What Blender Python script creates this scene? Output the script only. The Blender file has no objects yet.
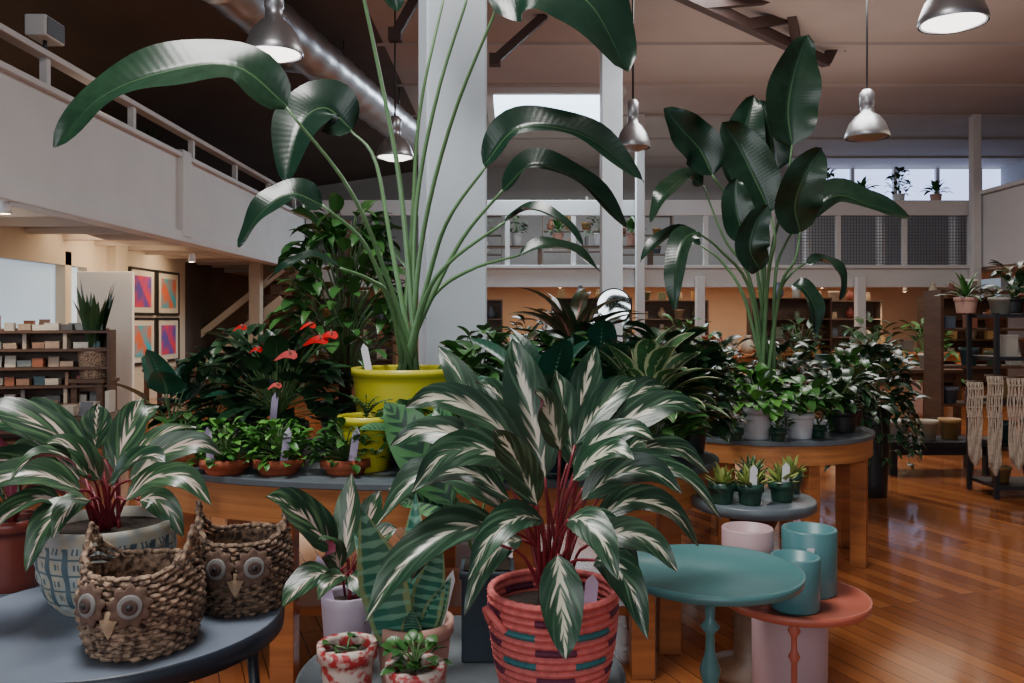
import bpy, math, random
from mathutils import Vector as V, Matrix
R=random.Random(11)
F=850.0; H=1.3
PI=math.pi
def at(px,py,d): return V(((px-512)/F*d, d, H-(py-320)/F*d))
COL=bpy.context.scene.collection

# ------------------------------------------------------------------ mesh builder
def cr(pts,n):
    pts=[V(p) for p in pts]
    if len(pts)==2: return [pts[0].lerp(pts[1],i/n) for i in range(n+1)]
    P=[pts[0]*2-pts[1]]+pts+[pts[-1]*2-pts[-2]]
    m=len(pts)-1; out=[]
    for i in range(n+1):
        u=i/n*m; k=min(int(u),m-1); t=u-k
        a,b,c,d=P[k],P[k+1],P[k+2],P[k+3]
        out.append(0.5*((2*b)+(c-a)*t+(2*a-5*b+4*c-d)*t*t+(3*b-a-3*c+d)*t**3))
    return out
PROF={
 'lance':lambda t:max(0.02,math.sin(PI*min(1,t)**0.75))**0.85 if t<1 else 0.0,
 'paddle':lambda t:max(0.03,math.sin(PI*t**0.72))**0.55 if t<1 else 0.0,
 'oval':lambda t:max(0.02,math.sin(PI*t**0.85))**0.7 if t<1 else 0.0,
 'heart':lambda t:min(1,(t+0.02)/0.14)**0.5*(1-t)**0.62*1.05 if t<1 else 0.0,
 'strap':lambda t:(0.55+0.45*min(1,t*4))*(1-t**3.5),
 'sword':lambda t:(0.6+0.4*math.sin(PI*min(1,t*1.1)))*(1-t**4)**0.8 if t<1 else 0.0,
}
class MB:
    def __init__(s): s.v=[];s.f=[];s.uv=[];s.r=[];s.mi=[];
    def av(s,p,uv=(0,0),r=0.0):
        s.v.append((p[0],p[1],p[2]));s.uv.append(uv);s.r.append(r);return len(s.v)-1
    def af(s,ix,mi=0): s.f.append(tuple(ix));s.mi.append(mi)
    def lathe(s,prof,seg=32,c=(0,0,0),mi=0,fn=None,mf=None):
        rings=[];cx,cy,cz=c
        for k,(r,z) in enumerate(prof):
            if r<=1e-6: rings.append([s.av((cx,cy,cz+z))])
            else:
                ring=[]
                for i in range(seg):
                    a=2*PI*i/seg
                    rr,zz=(r,z) if fn is None else fn(r,z,a,k)
                    ring.append(s.av((cx+rr*math.cos(a),cy+rr*math.sin(a),cz+zz),(i/seg,k/len(prof))))
                rings.append(ring)
        for k in range(len(rings)-1):
            A,B=rings[k],rings[k+1]
            for i in range(seg):
                j=(i+1)%seg
                m=mi if mf is None else mf(k,i)
                if len(A)==1 and len(B)==1: continue
                if len(A)==1: s.af((A[0],B[j],B[i]),m)
                elif len(B)==1: s.af((A[i],A[j],B[0]),m)
                else: s.af((A[i],A[j],B[j],B[i]),m)
        return s
    def tube(s,pts,r,seg=6,mi=0,rn=0.5,cap=True):
        pts=[V(p) for p in pts]; n=len(pts)
        rr=r if isinstance(r,(list,tuple)) else [r]*n
        prev=None;rings=[]
        for i,p in enumerate(pts):
            T=(pts[min(i+1,n-1)]-pts[max(i-1,0)])
            if T.length<1e-9: T=V((0,0,1))
            T.normalize()
            if prev is None:
                ref=V((1,0,0)) if abs(T.x)<0.8 else V((0,1,0))
            else: ref=prev
            A=(ref-T*ref.dot(T)); 
            if A.length<1e-6: A=T.orthogonal()
            A.normalize();B=T.cross(A);prev=A
            rings.append([s.av(p+(A*math.cos(2*PI*k/seg)+B*math.sin(2*PI*k/seg))*rr[i],(i/max(1,n-1),0.5),rn) for k in range(seg)])
        for i in range(n-1):
            for k in range(seg):
                j=(k+1)%seg
                s.af((rings[i][k],rings[i][j],rings[i+1][j],rings[i+1][k]),mi)
        if cap:
            s.af(rings[0][::-1],mi);s.af(rings[-1],mi)
        return s
    def box(s,c,d,mi=0,rz=0.0,M=None):
        c=V(c);hx,hy,hz=d[0]/2,d[1]/2,d[2]/2
        if M is None: M=Matrix.Rotation(rz,3,'Z')
        ix=[s.av(c+M@V((x*hx,y*hy,z*hz))) for x in(-1,1) for y in(-1,1) for z in(-1,1)]
        for q in((0,1,3,2),(4,6,7,5),(0,4,5,1),(2,3,7,6),(0,2,6,4),(1,5,7,3)): s.af([ix[i] for i in q],mi)
        return s
    def beam(s,p,q,w,h,mi=0):
        p=V(p);q=V(q);T=(q-p);L=T.length;T.normalize()
        up=V((0,0,1)) if abs(T.z)<0.95 else V((1,0,0))
        S=T.cross(up).normalized();U=S.cross(T)
        M=Matrix((S,T,U)).transposed()
        return s.box((p+q)/2,(w,L,h),mi,M=M)
    def prism(s,out,z0,z1,mi=0):
        n=len(out)
        a=[s.av((x,y,z0)) for x,y in out];b=[s.av((x,y,z1)) for x,y in out]
        s.af(a[::-1],mi);s.af(b,mi)
        for i in range(n):
            j=(i+1)%n; s.af((a[i],a[j],b[j],b[i]),mi)
        return s
    def leaf(s,pts,W,hint=(0,0,1),fold=0.25,prof='lance',n=8,m=2,mi=0,wave=0.0,rn=None,back=False,twist=0.0):
        if rn is None: rn=R.random()
        P=cr(pts,n);hint=V(hint);pf=PROF[prof];ps=None
        ph=R.random()*6;rows=[];rows2=[]
        for i,p in enumerate(P):
            t=i/n
            T=(P[min(i+1,n)]-P[max(i-1,0)]);T.normalize()
            S=T.cross(hint)
            if S.length<0.15: S=ps if ps is not None else T.orthogonal()
            S.normalize()
            if ps is not None and S.dot(ps)<0: S=-S
            ps=S
            Nn=S.cross(T)
            if twist: 
                q=Matrix.Rotation(twist*t,3,T);S2=q@S;Nn=q@Nn
            else: S2=S
            w=W/2*pf(t);row=[];row2=[]
            for j in range(-m,m+1):
                x=j/m
                off=S2*(w*x*math.cos(fold))+Nn*(abs(x)*w*math.sin(fold)+wave*W*x*x*math.sin(t*14+ph+(2 if x>0 else 0)))
                row.append(s.av(p+off,(t,0.5+0.5*x),rn))
                if back: row2.append(s.av(p+off-Nn*0.0012,(t,0.5+0.5*x),rn))
            rows.append(row);rows2.append(row2)
        for i in range(n):
            for j in range(2*m):
                s.af((rows[i][j],rows[i][j+1],rows[i+1][j+1],rows[i+1][j]),mi)
                if back: s.af((rows2[i][j],rows2[i+1][j],rows2[i+1][j+1],rows2[i][j+1]),mi+1)
        return s
def put(mb,name,mats,parent=None,loc=None,label=None,category=None,group=None,kind=None,smooth=True,bevel=0,rz=0):
    me=bpy.data.meshes.new(name)
    me.from_pydata(mb.v,[],mb.f)
    if not isinstance(mats,(list,tuple)): mats=[mats]
    for m in mats: me.materials.append(m)
    me.polygons.foreach_set('material_index',mb.mi)
    me.polygons.foreach_set('use_smooth',[smooth]*len(mb.f))
    ul=me.uv_layers.new(name='UVMap')
    vi=[0]*len(me.loops);me.loops.foreach_get('vertex_index',vi)
    fl=[]
    for i in vi: fl.extend(mb.uv[i])
    ul.data.foreach_set('uv',fl)
    at_=me.attributes.new('rnd','FLOAT','POINT');at_.data.foreach_set('value',mb.r)
    me.update()
    o=bpy.data.objects.new(name,me);COL.objects.link(o)
    if parent: o.parent=parent
    if loc is not None: o.location=loc
    if rz: o.rotation_euler=(0,0,rz)
    if label:o['label']=label
    if category:o['category']=category
    if group:o['group']=group
    if kind:o['kind']=kind
    if bevel:
        b=o.modifiers.new('b','BEVEL');b.width=bevel;b.segments=2;b.limit_method='ANGLE'
    return o
def thing(name,label,category,loc,group=None,rz=0):
    e=bpy.data.objects.new(name,None);COL.objects.link(e);e.location=loc;e.empty_display_size=0.1
    e['label']=label;e['category']=category
    if group:e['group']=group
    e.rotation_euler=(0,0,rz)
    return e

# ------------------------------------------------------------------ materials
def newmat(name):
    m=bpy.data.materials.new(name);m.use_nodes=True;nt=m.node_tree
    return m,nt,nt.nodes['Principled BSDF']
def mth(nt,op,a,b=0.0,c=None,clamp=False):
    n=nt.nodes.new('ShaderNodeMath');n.operation=op;n.use_clamp=clamp
    for i,x in enumerate((a,b,c)):
        if x is None: continue
        if isinstance(x,(int,float)): n.inputs[i].default_value=x
        else: nt.links.new(x,n.inputs[i])
    return n.outputs[0]
def mixc(nt,f,a,b,mode='MIX'):
    n=nt.nodes.new('ShaderNodeMix');n.data_type='RGBA';n.blend_type=mode
    for i,x in ((0,f),(6,a),(7,b)):
        if isinstance(x,(int,float)): n.inputs[i].default_value=x
        elif isinstance(x,(tuple,list)): n.inputs[i].default_value=(*x[:3],1)
        else: nt.links.new(x,n.inputs[i])
    return n.outputs[2]
def noise(nt,scale,detail=3,coord='Object',sx=(1,1,1)):
    tc=nt.nodes.new('ShaderNodeTexCoord');mp=nt.nodes.new('ShaderNodeMapping');mp.inputs['Scale'].default_value=sx
    n=nt.nodes.new('ShaderNodeTexNoise');n.inputs['Scale'].default_value=scale;n.inputs['Detail'].default_value=detail
    nt.links.new(tc.outputs[coord],mp.inputs[0]);nt.links.new(mp.outputs[0],n.inputs['Vector'])
    return n.outputs['Fac']
def bump(nt,b,h,st=0.3,dist=0.01):
    n=nt.nodes.new('ShaderNodeBump');n.inputs['Strength'].default_value=st;n.inputs['Distance'].default_value=dist
    nt.links.new(h,n.inputs['Height']);nt.links.new(n.outputs[0],b.inputs['Normal'])
def mat(name,c,rough=0.5,metal=0,var=0.25,scale=8,bmp=0,sx=(1,1,1),c2=None,spec=0.5,sharp=2.2):
    m,nt,b=newmat(name)
    f=noise(nt,scale,4,sx=sx)
    d=c2 if c2 else tuple(x*(1-var) for x in c)
    rmp=mth(nt,'MULTIPLY_ADD',f,sharp,.5-sharp*.5,clamp=True)
    nt.links.new(mixc(nt,rmp,c,d),b.inputs['Base Color'])
    b.inputs['Roughness'].default_value=rough;b.inputs['Metallic'].default_value=metal
    b.inputs['Specular IOR Level'].default_value=spec
    if bmp: bump(nt,b,f,bmp)
    return m
def emis(name,c,st):
    m,nt,b=newmat(name);b.inputs['Base Color'].default_value=(*c,1)
    b.inputs['Emission Color'].default_value=(*c,1);b.inputs['Emission Strength'].default_value=st
    return m
def leafmat(name,c1,c2,rib=(0.2,0.3,0.12),bw=0.1,fa=0.0,freq=12,slope=2.0,na=0.1,soft=0.08,rough=0.34,taper=0.8,edge=None,st=1.0,streak=False,bm=0.08,spec=0.5,sec=None):
    m,nt,b=newmat(name)
    tc=nt.nodes.new('ShaderNodeTexCoord');sp=nt.nodes.new('ShaderNodeSeparateXYZ');nt.links.new(tc.outputs['UV'],sp.inputs[0])
    t=sp.outputs[0];s=mth(nt,'MULTIPLY',mth(nt,'ABSOLUTE',mth(nt,'SUBTRACT',sp.outputs[1],0.5)),2.0)
    at_=nt.nodes.new('ShaderNodeAttribute');at_.attribute_name='rnd';rn=at_.outputs['Fac']
    u=mth(nt,'SUBTRACT',mth(nt,'MULTIPLY',t,freq),mth(nt,'MULTIPLY',s,slope))
    if streak:
        cb=nt.nodes.new('ShaderNodeCombineXYZ');nt.links.new(u,cb.inputs[0]);nt.links.new(mth(nt,'MULTIPLY_ADD',rn,37.0,mth(nt,'MULTIPLY',s,0.9)),cb.inputs[1])
        nt.links.new(mth(nt,'MULTIPLY',mth(nt,'GREATER_THAN',sp.outputs[1],0.5),7.0),cb.inputs[2])
        nn=nt.nodes.new('ShaderNodeTexNoise');nn.inputs['Scale'].default_value=1.0;nn.inputs['Detail'].default_value=1.5;nt.links.new(cb.outputs[0],nn.inputs['Vector'])
        sn=mth(nt,'MULTIPLY',mth(nt,'SUBTRACT',nn.outputs['Fac'],0.5),5.0)
    else:
        sn=mth(nt,'SINE',mth(nt,'ADD',mth(nt,'MULTIPLY',u,2*PI),mth(nt,'MULTIPLY',rn,20.0)))
    nz=mth(nt,'SUBTRACT',noise(nt,22,3),0.5)
    w=mth(nt,'MULTIPLY',mth(nt,'SUBTRACT',1.0,mth(nt,'MULTIPLY',t,taper)),bw)
    if streak: w=mth(nt,'MULTIPLY',w,mth(nt,'MULTIPLY_ADD',rn,1.2,0.35))
    x=mth(nt,'ADD',w,mth(nt,'MULTIPLY',sn,fa));x=mth(nt,'ADD',x,mth(nt,'MULTIPLY',nz,na*4));x=mth(nt,'SUBTRACT',x,s)
    mk=mth(nt,'MULTIPLY',mth(nt,'DIVIDE',x,soft,clamp=True),st)
    base=mixc(nt,rn,c1,c2)
    base=mixc(nt,mth(nt,'MULTIPLY_ADD',nz,1.2,0.25,clamp=True),base,tuple(v*0.55 for v in c1))
    if sec: base=mixc(nt,mth(nt,'MULTIPLY',sn,-0.9,clamp=True),base,sec)
    if edge:
        e=mth(nt,'DIVIDE',mth(nt,'SUBTRACT',mth(nt,'ADD',s,mth(nt,'MULTIPLY',nz,0.5)),0.72),0.08,clamp=True)
        base=mixc(nt,e,base,edge)
    colr=mixc(nt,mk,base,rib)
    nt.links.new(colr,b.inputs['Base Color']);b.inputs['Roughness'].default_value=rough
    b.inputs['Specular IOR Level'].default_value=spec
    if bm: bump(nt,b,sn,bm,0.003)
    return m
def floor_mat():
    m,nt,b=newmat('floor_planks')
    tc=nt.nodes.new('ShaderNodeTexCoord');mp=nt.nodes.new('ShaderNodeMapping')
    mp.inputs['Rotation'].default_value=(0,0,math.radians(-112))
    nt.links.new(tc.outputs['Object'],mp.inputs[0])
    br=nt.nodes.new('ShaderNodeTexBrick');nt.links.new(mp.outputs[0],br.inputs['Vector'])
    br.inputs['Scale'].default_value=1;br.inputs['Brick Width'].default_value=1.8;br.inputs['Row Height'].default_value=0.085
    br.inputs['Mortar Size'].default_value=0.0022;br.inputs['Color1'].default_value=(0.46,0.155,0.045,1);br.inputs['Color2'].default_value=(0.22,0.06,0.02,1)
    br.inputs['Mortar'].default_value=(0.03,0.01,0.005,1);br.inputs['Bias'].default_value=-0.1;br.offset=0.37
    n=nt.nodes.new('ShaderNodeTexNoise');mp2=nt.nodes.new('ShaderNodeMapping');mp2.inputs['Scale'].default_value=(1,14,1)
    nt.links.new(mp.outputs[0],mp2.inputs[0]);nt.links.new(mp2.outputs[0],n.inputs['Vector']);n.inputs['Scale'].default_value=3;n.inputs['Detail'].default_value=5
    c=mixc(nt,mth(nt,'MULTIPLY',n.outputs['Fac'],0.6),br.outputs['Color'],(0.12,0.035,0.014))
    nt.links.new(c,b.inputs['Base Color']);b.inputs['Roughness'].default_value=0.13
    b.inputs['Specular IOR Level'].default_value=0.65
    bump(nt,b,n.outputs['Fac'],0.05,0.003)
    return m
M={}
M['floor']=floor_mat()
M['ceil']=mat('ceiling_paint',(0.46,0.40,0.375),0.8,var=0.14,scale=0.7)
M['ceild']=mat('dark_ceiling_paint',(0.10,0.07,0.058),0.8,var=0.3,scale=1)
M['white']=mat('white_paint',(0.64,0.63,0.62),0.6,var=0.08,scale=2)
M['column']=mat('column_paint',(0.62,0.69,0.75),0.6,var=0.1,scale=3)
M['beige']=mat('beige_wall_paint',(0.58,0.49,0.38),0.8,var=0.12,scale=1.5)
M['upper']=mat('mezzanine_wall_paint',(0.42,0.41,0.40),0.8,var=0.15,scale=1)
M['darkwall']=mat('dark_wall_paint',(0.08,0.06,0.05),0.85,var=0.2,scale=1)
M['soffit']=mat('soffit_paint',(0.50,0.42,0.36),0.8,var=0.1,scale=1)
M['wood']=mat('orange_wood',(0.50,0.17,0.045),0.4,scale=3,sx=(1,1,9),c2=(0.25,0.08,0.025))
M['woodband']=mat('wood_band',(0.60,0.25,0.08),0.4,scale=4,sx=(0.5,0.5,12),c2=(0.36,0.13,0.04))
M['woodd']=mat('dark_wood',(0.10,0.045,0.022),0.5,scale=4,sx=(1,1,8),var=0.5)
M['woodg']=mat('grey_brown_wood',(0.22,0.17,0.14),0.6,scale=4,sx=(1,1,8),var=0.4)
M['brown']=mat('brown_truss',(0.05,0.022,0.018),0.6,var=0.3)
M['slate']=mat('slate_top',(0.12,0.15,0.17),0.4,scale=14,var=0.25)
M['navy']=mat('navy_metal',(0.015,0.022,0.035),0.35,var=0.2)
M['navytop']=mat('navy_table_top',(0.19,0.23,0.30),0.45,scale=5,var=0.25)
M['teal']=mat('teal_enamel',(0.075,0.20,0.205),0.3,scale=3,var=0.1)
M['tealpot']=mat('teal_ceramic',(0.08,0.22,0.235),0.35,scale=10,var=0.12)
M['coral']=mat('coral_enamel',(0.48,0.12,0.075),0.35,scale=4,var=0.12)
M['pink']=mat('pink_ceramic',(0.52,0.35,0.37),0.45,scale=5,var=0.1)
M['lilac']=mat('lilac_ceramic',(0.52,0.45,0.56),0.45,scale=5,var=0.1)
M['terra']=mat('terracotta',(0.50,0.12,0.05),0.75,scale=18,var=0.3,bmp=0.1)
M['terrap']=mat('pale_terracotta',(0.58,0.33,0.26),0.7,scale=12,var=0.25)
M['brownpot']=mat('red_brown_glaze',(0.22,0.045,0.03),0.3,scale=5,var=0.3)
M['yellow']=mat('chartreuse_glaze',(0.62,0.56,0.035),0.35,scale=5,var=0.12)
M['glaze']=mat('speckled_glaze',(0.60,0.52,0.46),0.4,scale=45,c2=(0.42,0.035,0.04),sharp=9)
M['whitepot']=mat('white_ceramic',(0.62,0.63,0.65),0.35,scale=4,var=0.08)
M['graypot']=mat('blue_gray_relief',(0.34,0.38,0.37),0.5,scale=30,c2=(0.42,0.38,0.28),sharp=4)
M['graypotd']=mat('blue_gray_recess',(0.09,0.15,0.18),0.6,scale=20,var=0.3)
M['graytub']=mat('gray_tub',(0.18,0.21,0.23),0.55,scale=20,var=0.2)
M['darkblue']=mat('dark_slate_ceramic',(0.05,0.08,0.11),0.4,scale=10,var=0.3)
M['greenpot']=mat('dark_green_plastic',(0.02,0.07,0.045),0.4,var=0.2)
M['blackpot']=mat('black_plastic',(0.018,0.018,0.02),0.45,var=0.2)
M['soil']=mat('soil',(0.035,0.022,0.015),0.95,scale=60,var=0.6,bmp=0.6)
M['stem']=mat('green_stem',(0.10,0.20,0.06),0.45,scale=12,var=0.3)
M['stempale']=mat('pale_green_stem',(0.14,0.28,0.12),0.28,scale=6,var=0.3)
M['stemred']=mat('maroon_stem',(0.26,0.025,0.04),0.4,scale=10,var=0.4)
M['metal']=mat('galvanised_metal',(0.44,0.44,0.46),0.35,metal=0.85,scale=3,var=0.2)
M['black']=mat('black_metal',(0.015,0.015,0.017),0.4,var=0.2)
M['tag']=mat('lilac_tag',(0.60,0.50,0.72),0.5,var=0.05)
M['tagw']=mat('white_tag',(0.78,0.76,0.82),0.5,var=0.05)
M['wick']=mat('seagrass_weave',(0.40,0.27,0.18),0.8,scale=70,c2=(0.06,0.032,0.022),bmp=0.4,sharp=4)
M['wickd']=mat('dark_seagrass_weave',(0.28,0.18,0.115),0.8,scale=70,c2=(0.035,0.02,0.015),bmp=0.4,sharp=4)
M['felt']=mat('brown_felt',(0.10,0.06,0.05),0.9,scale=50,var=0.5)
M['feltb']=mat('brown_leather_felt',(0.15,0.085,0.06),0.85,scale=50,var=0.4)
M['feltm']=mat('grey_felt',(0.24,0.23,0.22),0.9,scale=50,var=0.3)
M['feltl']=mat('tan_felt',(0.46,0.32,0.20),0.9,scale=40,var=0.3)
M['bcoral']=mat('coral_coil_yarn',(0.76,0.17,0.16),0.75,scale=60,var=0.3,bmp=0.2)
M['bteal']=mat('teal_coil_yarn',(0.04,0.20,0.22),0.75,scale=60,var=0.3)
M['bdark']=mat('wine_coil_yarn',(0.15,0.03,0.07),0.75,scale=60,var=0.3)
M['cotton']=mat('cotton_cord',(0.55,0.44,0.34),0.9,scale=50,var=0.3)
M['red']=mat('red_spathe',(0.75,0.01,0.015),0.3,var=0.2)
M['pinkfl']=mat('coral_spathe',(0.85,0.12,0.12),0.3,var=0.2)
M['sky']=emis('skylight_glass',(0.60,0.82,1.0),4.5)
M['win']=emis('window_glass',(0.42,0.56,0.70),0.7)
M['winc']=emis('clerestory_glass',(0.50,0.62,1.0),2.2)
M['bulbw']=emis('warm_bulb',(1.0,0.72,0.42),16)
M['bulbg']=emis('glowing_lens',(1.0,0.93,0.86),4.5)
M['mirror']=mat('mirror_glass',(0.9,0.95,0.98),0.03,metal=1,var=0.0)
M['mesh']=mat('wire_mesh_steel',(0.14,0.15,0.17),0.5,metal=0.3)
M['art1']=mat('abstract_print_red',(0.66,0.05,0.09),0.4,scale=3,c2=(0.12,0.08,0.35),sharp=5)
M['art2']=mat('abstract_print_blue',(0.03,0.38,0.48),0.4,scale=3,c2=(0.65,0.14,0.06),sharp=5)
M['mount']=mat('cream_mount',(0.62,0.55,0.45),0.8,var=0.05)
def product(nm,cs):
    m,nt,b=newmat(nm)
    oi=nt.nodes.new('ShaderNodeObjectInfo');r=nt.nodes.new('ShaderNodeValToRGB');nt.links.new(oi.outputs['Random'],r.inputs[0])
    r.color_ramp.interpolation='CONSTANT'
    el=r.color_ramp.elements;n=len(cs)
    el[0].color=(*cs[0],1);el[1].position=1/n;el[1].color=(*cs[1],1)
    for i,c in enumerate(cs[2:]):
        e=el.new((i+2)/n);e.color=(*c,1)
    nt.links.new(mixc(nt,mth(nt,'MULTIPLY',noise(nt,25),0.4),r.outputs[0],(0.1,0.08,0.06)),b.inputs['Base Color']);b.inputs['Roughness'].default_value=0.5
    return m
M['prod']=product('product_colors',[(0.35,0.10,0.04),(0.5,0.45,0.38),(0.05,0.12,0.14),(0.45,0.25,0.08),(0.08,0.07,0.06),(0.5,0.42,0.30),(0.15,0.20,0.12),(0.6,0.55,0.5),(0.25,0.05,0.05),(0.12,0.16,0.22)])
M['paper']=product('paper_goods_colors',[(0.62,0.55,0.46),(0.5,0.42,0.33),(0.30,0.16,0.10),(0.66,0.62,0.56),(0.10,0.10,0.11),(0.42,0.30,0.22),(0.25,0.28,0.28),(0.6,0.5,0.4)])
L={}
L['bop']=leafmat('bird_of_paradise_leaf',(0.010,0.034,0.020),(0.018,0.052,0.026),(0.07,0.14,0.06),bw=0.05,freq=34,slope=1.0,na=0.0,soft=0.03,rough=0.25,taper=0.7,bm=0.03,spec=0.5)
L['strom']=leafmat('cream_streaked_leaf',(0.010,0.038,0.020),(0.022,0.066,0.034),(0.57,0.55,0.43),bw=0.22,fa=0.32,freq=10,slope=4.2,na=0.03,soft=0.16,rough=0.30,taper=0.3,streak=True,sec=(0.07,0.14,0.08))
L['strom2']=leafmat('pink_streaked_leaf',(0.012,0.042,0.022),(0.028,0.075,0.032),(0.58,0.47,0.39),bw=0.18,fa=0.40,freq=8,slope=4.0,na=0.05,soft=0.18,rough=0.30,taper=0.2,streak=True,sec=(0.08,0.16,0.07))
L['maroon']=leafmat('maroon_leaf_underside',(0.24,0.025,0.07),(0.34,0.07,0.12),(0.36,0.15,0.16),bw=0.08,rough=0.45)
L['dark']=leafmat('dark_green_leaf',(0.012,0.042,0.018),(0.034,0.092,0.032),(0.09,0.16,0.07),bw=0.06,freq=10,slope=1.3,na=0.0,soft=0.04,rough=0.30)
L['mid']=leafmat('mid_green_leaf',(0.025,0.10,0.022),(0.07,0.20,0.04),(0.14,0.26,0.09),bw=0.06,freq=8,na=0.0,soft=0.04,rough=0.34)
L['bright']=leafmat('bright_green_leaf',(0.05,0.20,0.03),(0.14,0.37,0.06),(0.16,0.34,0.10),bw=0.05,freq=8,na=0.0,soft=0.05,rough=0.38)
L['teal']=leafmat('blue_green_leaf',(0.010,0.062,0.040),(0.025,0.115,0.065),(0.12,0.28,0.16),bw=0.10,fa=0.05,freq=12,slope=1.4,na=0.02,soft=0.08,rough=0.28)
L['fish']=leafmat('feather_striped_leaf',(0.04,0.15,0.05),(0.08,0.23,0.08),(0.010,0.045,0.025),bw=0.45,fa=0.45,freq=10,slope=1.6,na=0.02,soft=0.2,rough=0.36,taper=0.2)
L['snake']=leafmat('banded_snake_plant_leaf',(0.015,0.11,0.08),(0.03,0.16,0.11),(0.16,0.36,0.25),bw=0.4,fa=1.0,freq=11,slope=0.3,na=0.6,soft=0.5,rough=0.34,taper=0.0,edge=(0.18,0.25,0.11),st=0.65)
L['varieg']=leafmat('cream_edged_leaf',(0.04,0.13,0.05),(0.08,0.2,0.07),(0.45,0.50,0.28),bw=0.15,fa=0.25,freq=12,slope=2.6,na=0.06,soft=0.12,streak=True,rough=0.34,edge=(0.50,0.54,0.32))
L['yellow']=leafmat('yellow_green_succulent',(0.25,0.34,0.07),(0.42,0.46,0.14),(0.05,0.16,0.05),bw=0.35,na=0.03,soft=0.15,rough=0.4)
L['brom']=leafmat('pink_and_green_leaf',(0.02,0.06,0.025),(0.10,0.08,0.04),(0.60,0.20,0.18),bw=0.24,fa=0.20,freq=8,slope=4,na=0.05,soft=0.2,rough=0.3,streak=True)

# ------------------------------------------------------------------ structure
def struct(name,mb,m,**k): return put(mb,name,m,kind='structure',smooth=False,**k)
struct('floor',MB().box((2,10,-0.05),(24,34,0.1)),M['floor'])
c=MB();c.box((6.2,9,5.68),(16.6,30,0.15));
for i in range(9): c.box((6.2,4+i*2.3,5.585),(16.6,0.05,0.05))
struct('ceiling',c,M['ceil'])
c=MB()
ix=[c.av(p) for p in((-2,-6,5.75),(-2,24,5.75),(-9,24,4.7),(-9,-6,4.7),(-2,-6,5.6),(-2,24,5.6),(-9,24,4.55),(-9,-6,4.55))]
for q in((0,1,2,3),(7,6,5,4),(0,4,5,1),(1,5,6,2),(2,6,7,3),(3,7,4,0)): c.af([ix[i] for i in q])
struct('ceiling_slope',c,M['ceild'])
w=MB()
w.box((-6.1,6.0,0.6),(0.2,12,1.2));w.box((-6.1,6.0,2.24),(0.2,12,0.4));w.box((-6.1,13.8,1.22),(0.2,3.6,2.44))
for y in (1.0,3.6,6.2,8.8,11.5): w.box((-6.1,y,1.65),(0.2,0.16,1.15))
struct('wall_left',w,M['beige'])
struct('window_1',MB().box((-6.15,6,1.62),(0.03,12,0.9)),M['win'])
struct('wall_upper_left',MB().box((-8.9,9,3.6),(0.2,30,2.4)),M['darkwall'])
struct('trim_1',MB().box((-5.95,12.75,1.22),(0.22,0.35,2.44)),M['beige'],bevel=0.01)
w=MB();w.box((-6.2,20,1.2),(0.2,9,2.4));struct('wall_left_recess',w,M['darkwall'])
w=MB();w.box((-4.45,11,2.97),(0.14,14,1.06));w.box((-4.43,11,2.40),(0.22,14,0.14));w.box((-4.42,11.3,2.97),(0.22,0.3,1.14));w.box((-4.42,11,3.47),(0.2,14,.06))
struct('wall_balcony_left',w,M['white'],bevel=0.01)
w=MB();w.box((-6.7,11,2.56),(4.4,14,0.1))
for i in range(16): w.box((-5.6,4.6+i*0.85,2.44),(2.2,0.1,0.14))
struct('ceiling_soffit_left',w,M['soffit'])
r=thing('balcony_railing','white painted railing with posts on the side balcony','railing',(-4.45,11,3.5))
put(MB().box((0,0,0.32),(0.14,14,0.06)),'handrail',M['white'],r,smooth=False,bevel=0.008)
for i in range(8): put(MB().box((0,-6.6+i*1.85,0.15),(0.07,0.07,0.3)),'post',M['white'],r,smooth=False)
w=MB();w.box((2.7,18.0,2.2),(14.2,0.16,0.42));w.box((2.7,17.98,2.42),(14.2,0.3,0.07));struct('wall_balcony_back',w,M['white'],bevel=0.01)
struct('ceiling_soffit_back',MB().box((2.7,21,2.36),(18,6,0.1)),M['soffit'])
r=thing('balcony_railing','white railing with wide top board on the rear mezzanine','railing',(2.7,18,2.45))
put(MB().box((0,0,1.22),(14.2,0.12,0.32)),'handrail',M['white'],r,smooth=False,bevel=0.01)
for i in range(11): put(MB().box((-7+i*1.4,0,0.55),(0.1,0.1,1.1)),'post',M['white'],r,smooth=False,bevel=0.005)
g=MB()
for i in range(60): g.box((3.3+i*0.062,0.02,0.55),(0.012,0.012,1.0))
for i in range(16): g.box((5.15,0.02,0.05+i*0.066),(3.7,0.012,0.012))
put(g,'wire_mesh_panel',M['mesh'],r,smooth=False)
struct('wall_back',MB().box((2.7,24.1,1.2),(20,0.2,2.4)),M['beige'])
w=MB();w.box((0,24.1,4.1),(16,0.2,3.2));w.box((11,24.1,3.45),(6,0.2,1.9));struct('wall_back_upper',w,M['upper'])
struct('window_2',MB().box((11,24.15,4.98),(6,0.05,1.2)),M['winc'])
w=MB()
for i in range(5): w.box((8.4+i*1.2,24.0,4.98),(0.1,0.12,1.2))
struct('trim_2',w,M['white'])
w=MB();w.box((9.9,12,3.15),(0.16,12,1.5));w.box((9.88,12,3.95),(0.3,12,0.08));struct('wall_balcony_right',w,M['white'],bevel=0.01)
struct('ceiling_soffit_right',MB().box((12,12,2.4),(4.2,14,0.1)),M['soffit'])
struct('wall_right',MB().box((13.9,9,2.8),(0.2,30,5.6)),M['upper'])
struct('window_3',MB().box((0.8,17.1,5.56),(2.3,2.6,0.06)),M['sky'])
w=MB()
w.box((0.8,15.72,5.56),(2.6,0.14,0.16));w.box((0.8,18.48,5.56),(2.6,0.14,0.16));w.box((-0.42,17.1,5.56),(0.14,2.7,0.16));w.box((2.02,17.1,5.56),(0.14,2.7,0.16))
struct('trim_3',w,M['white'])
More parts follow.
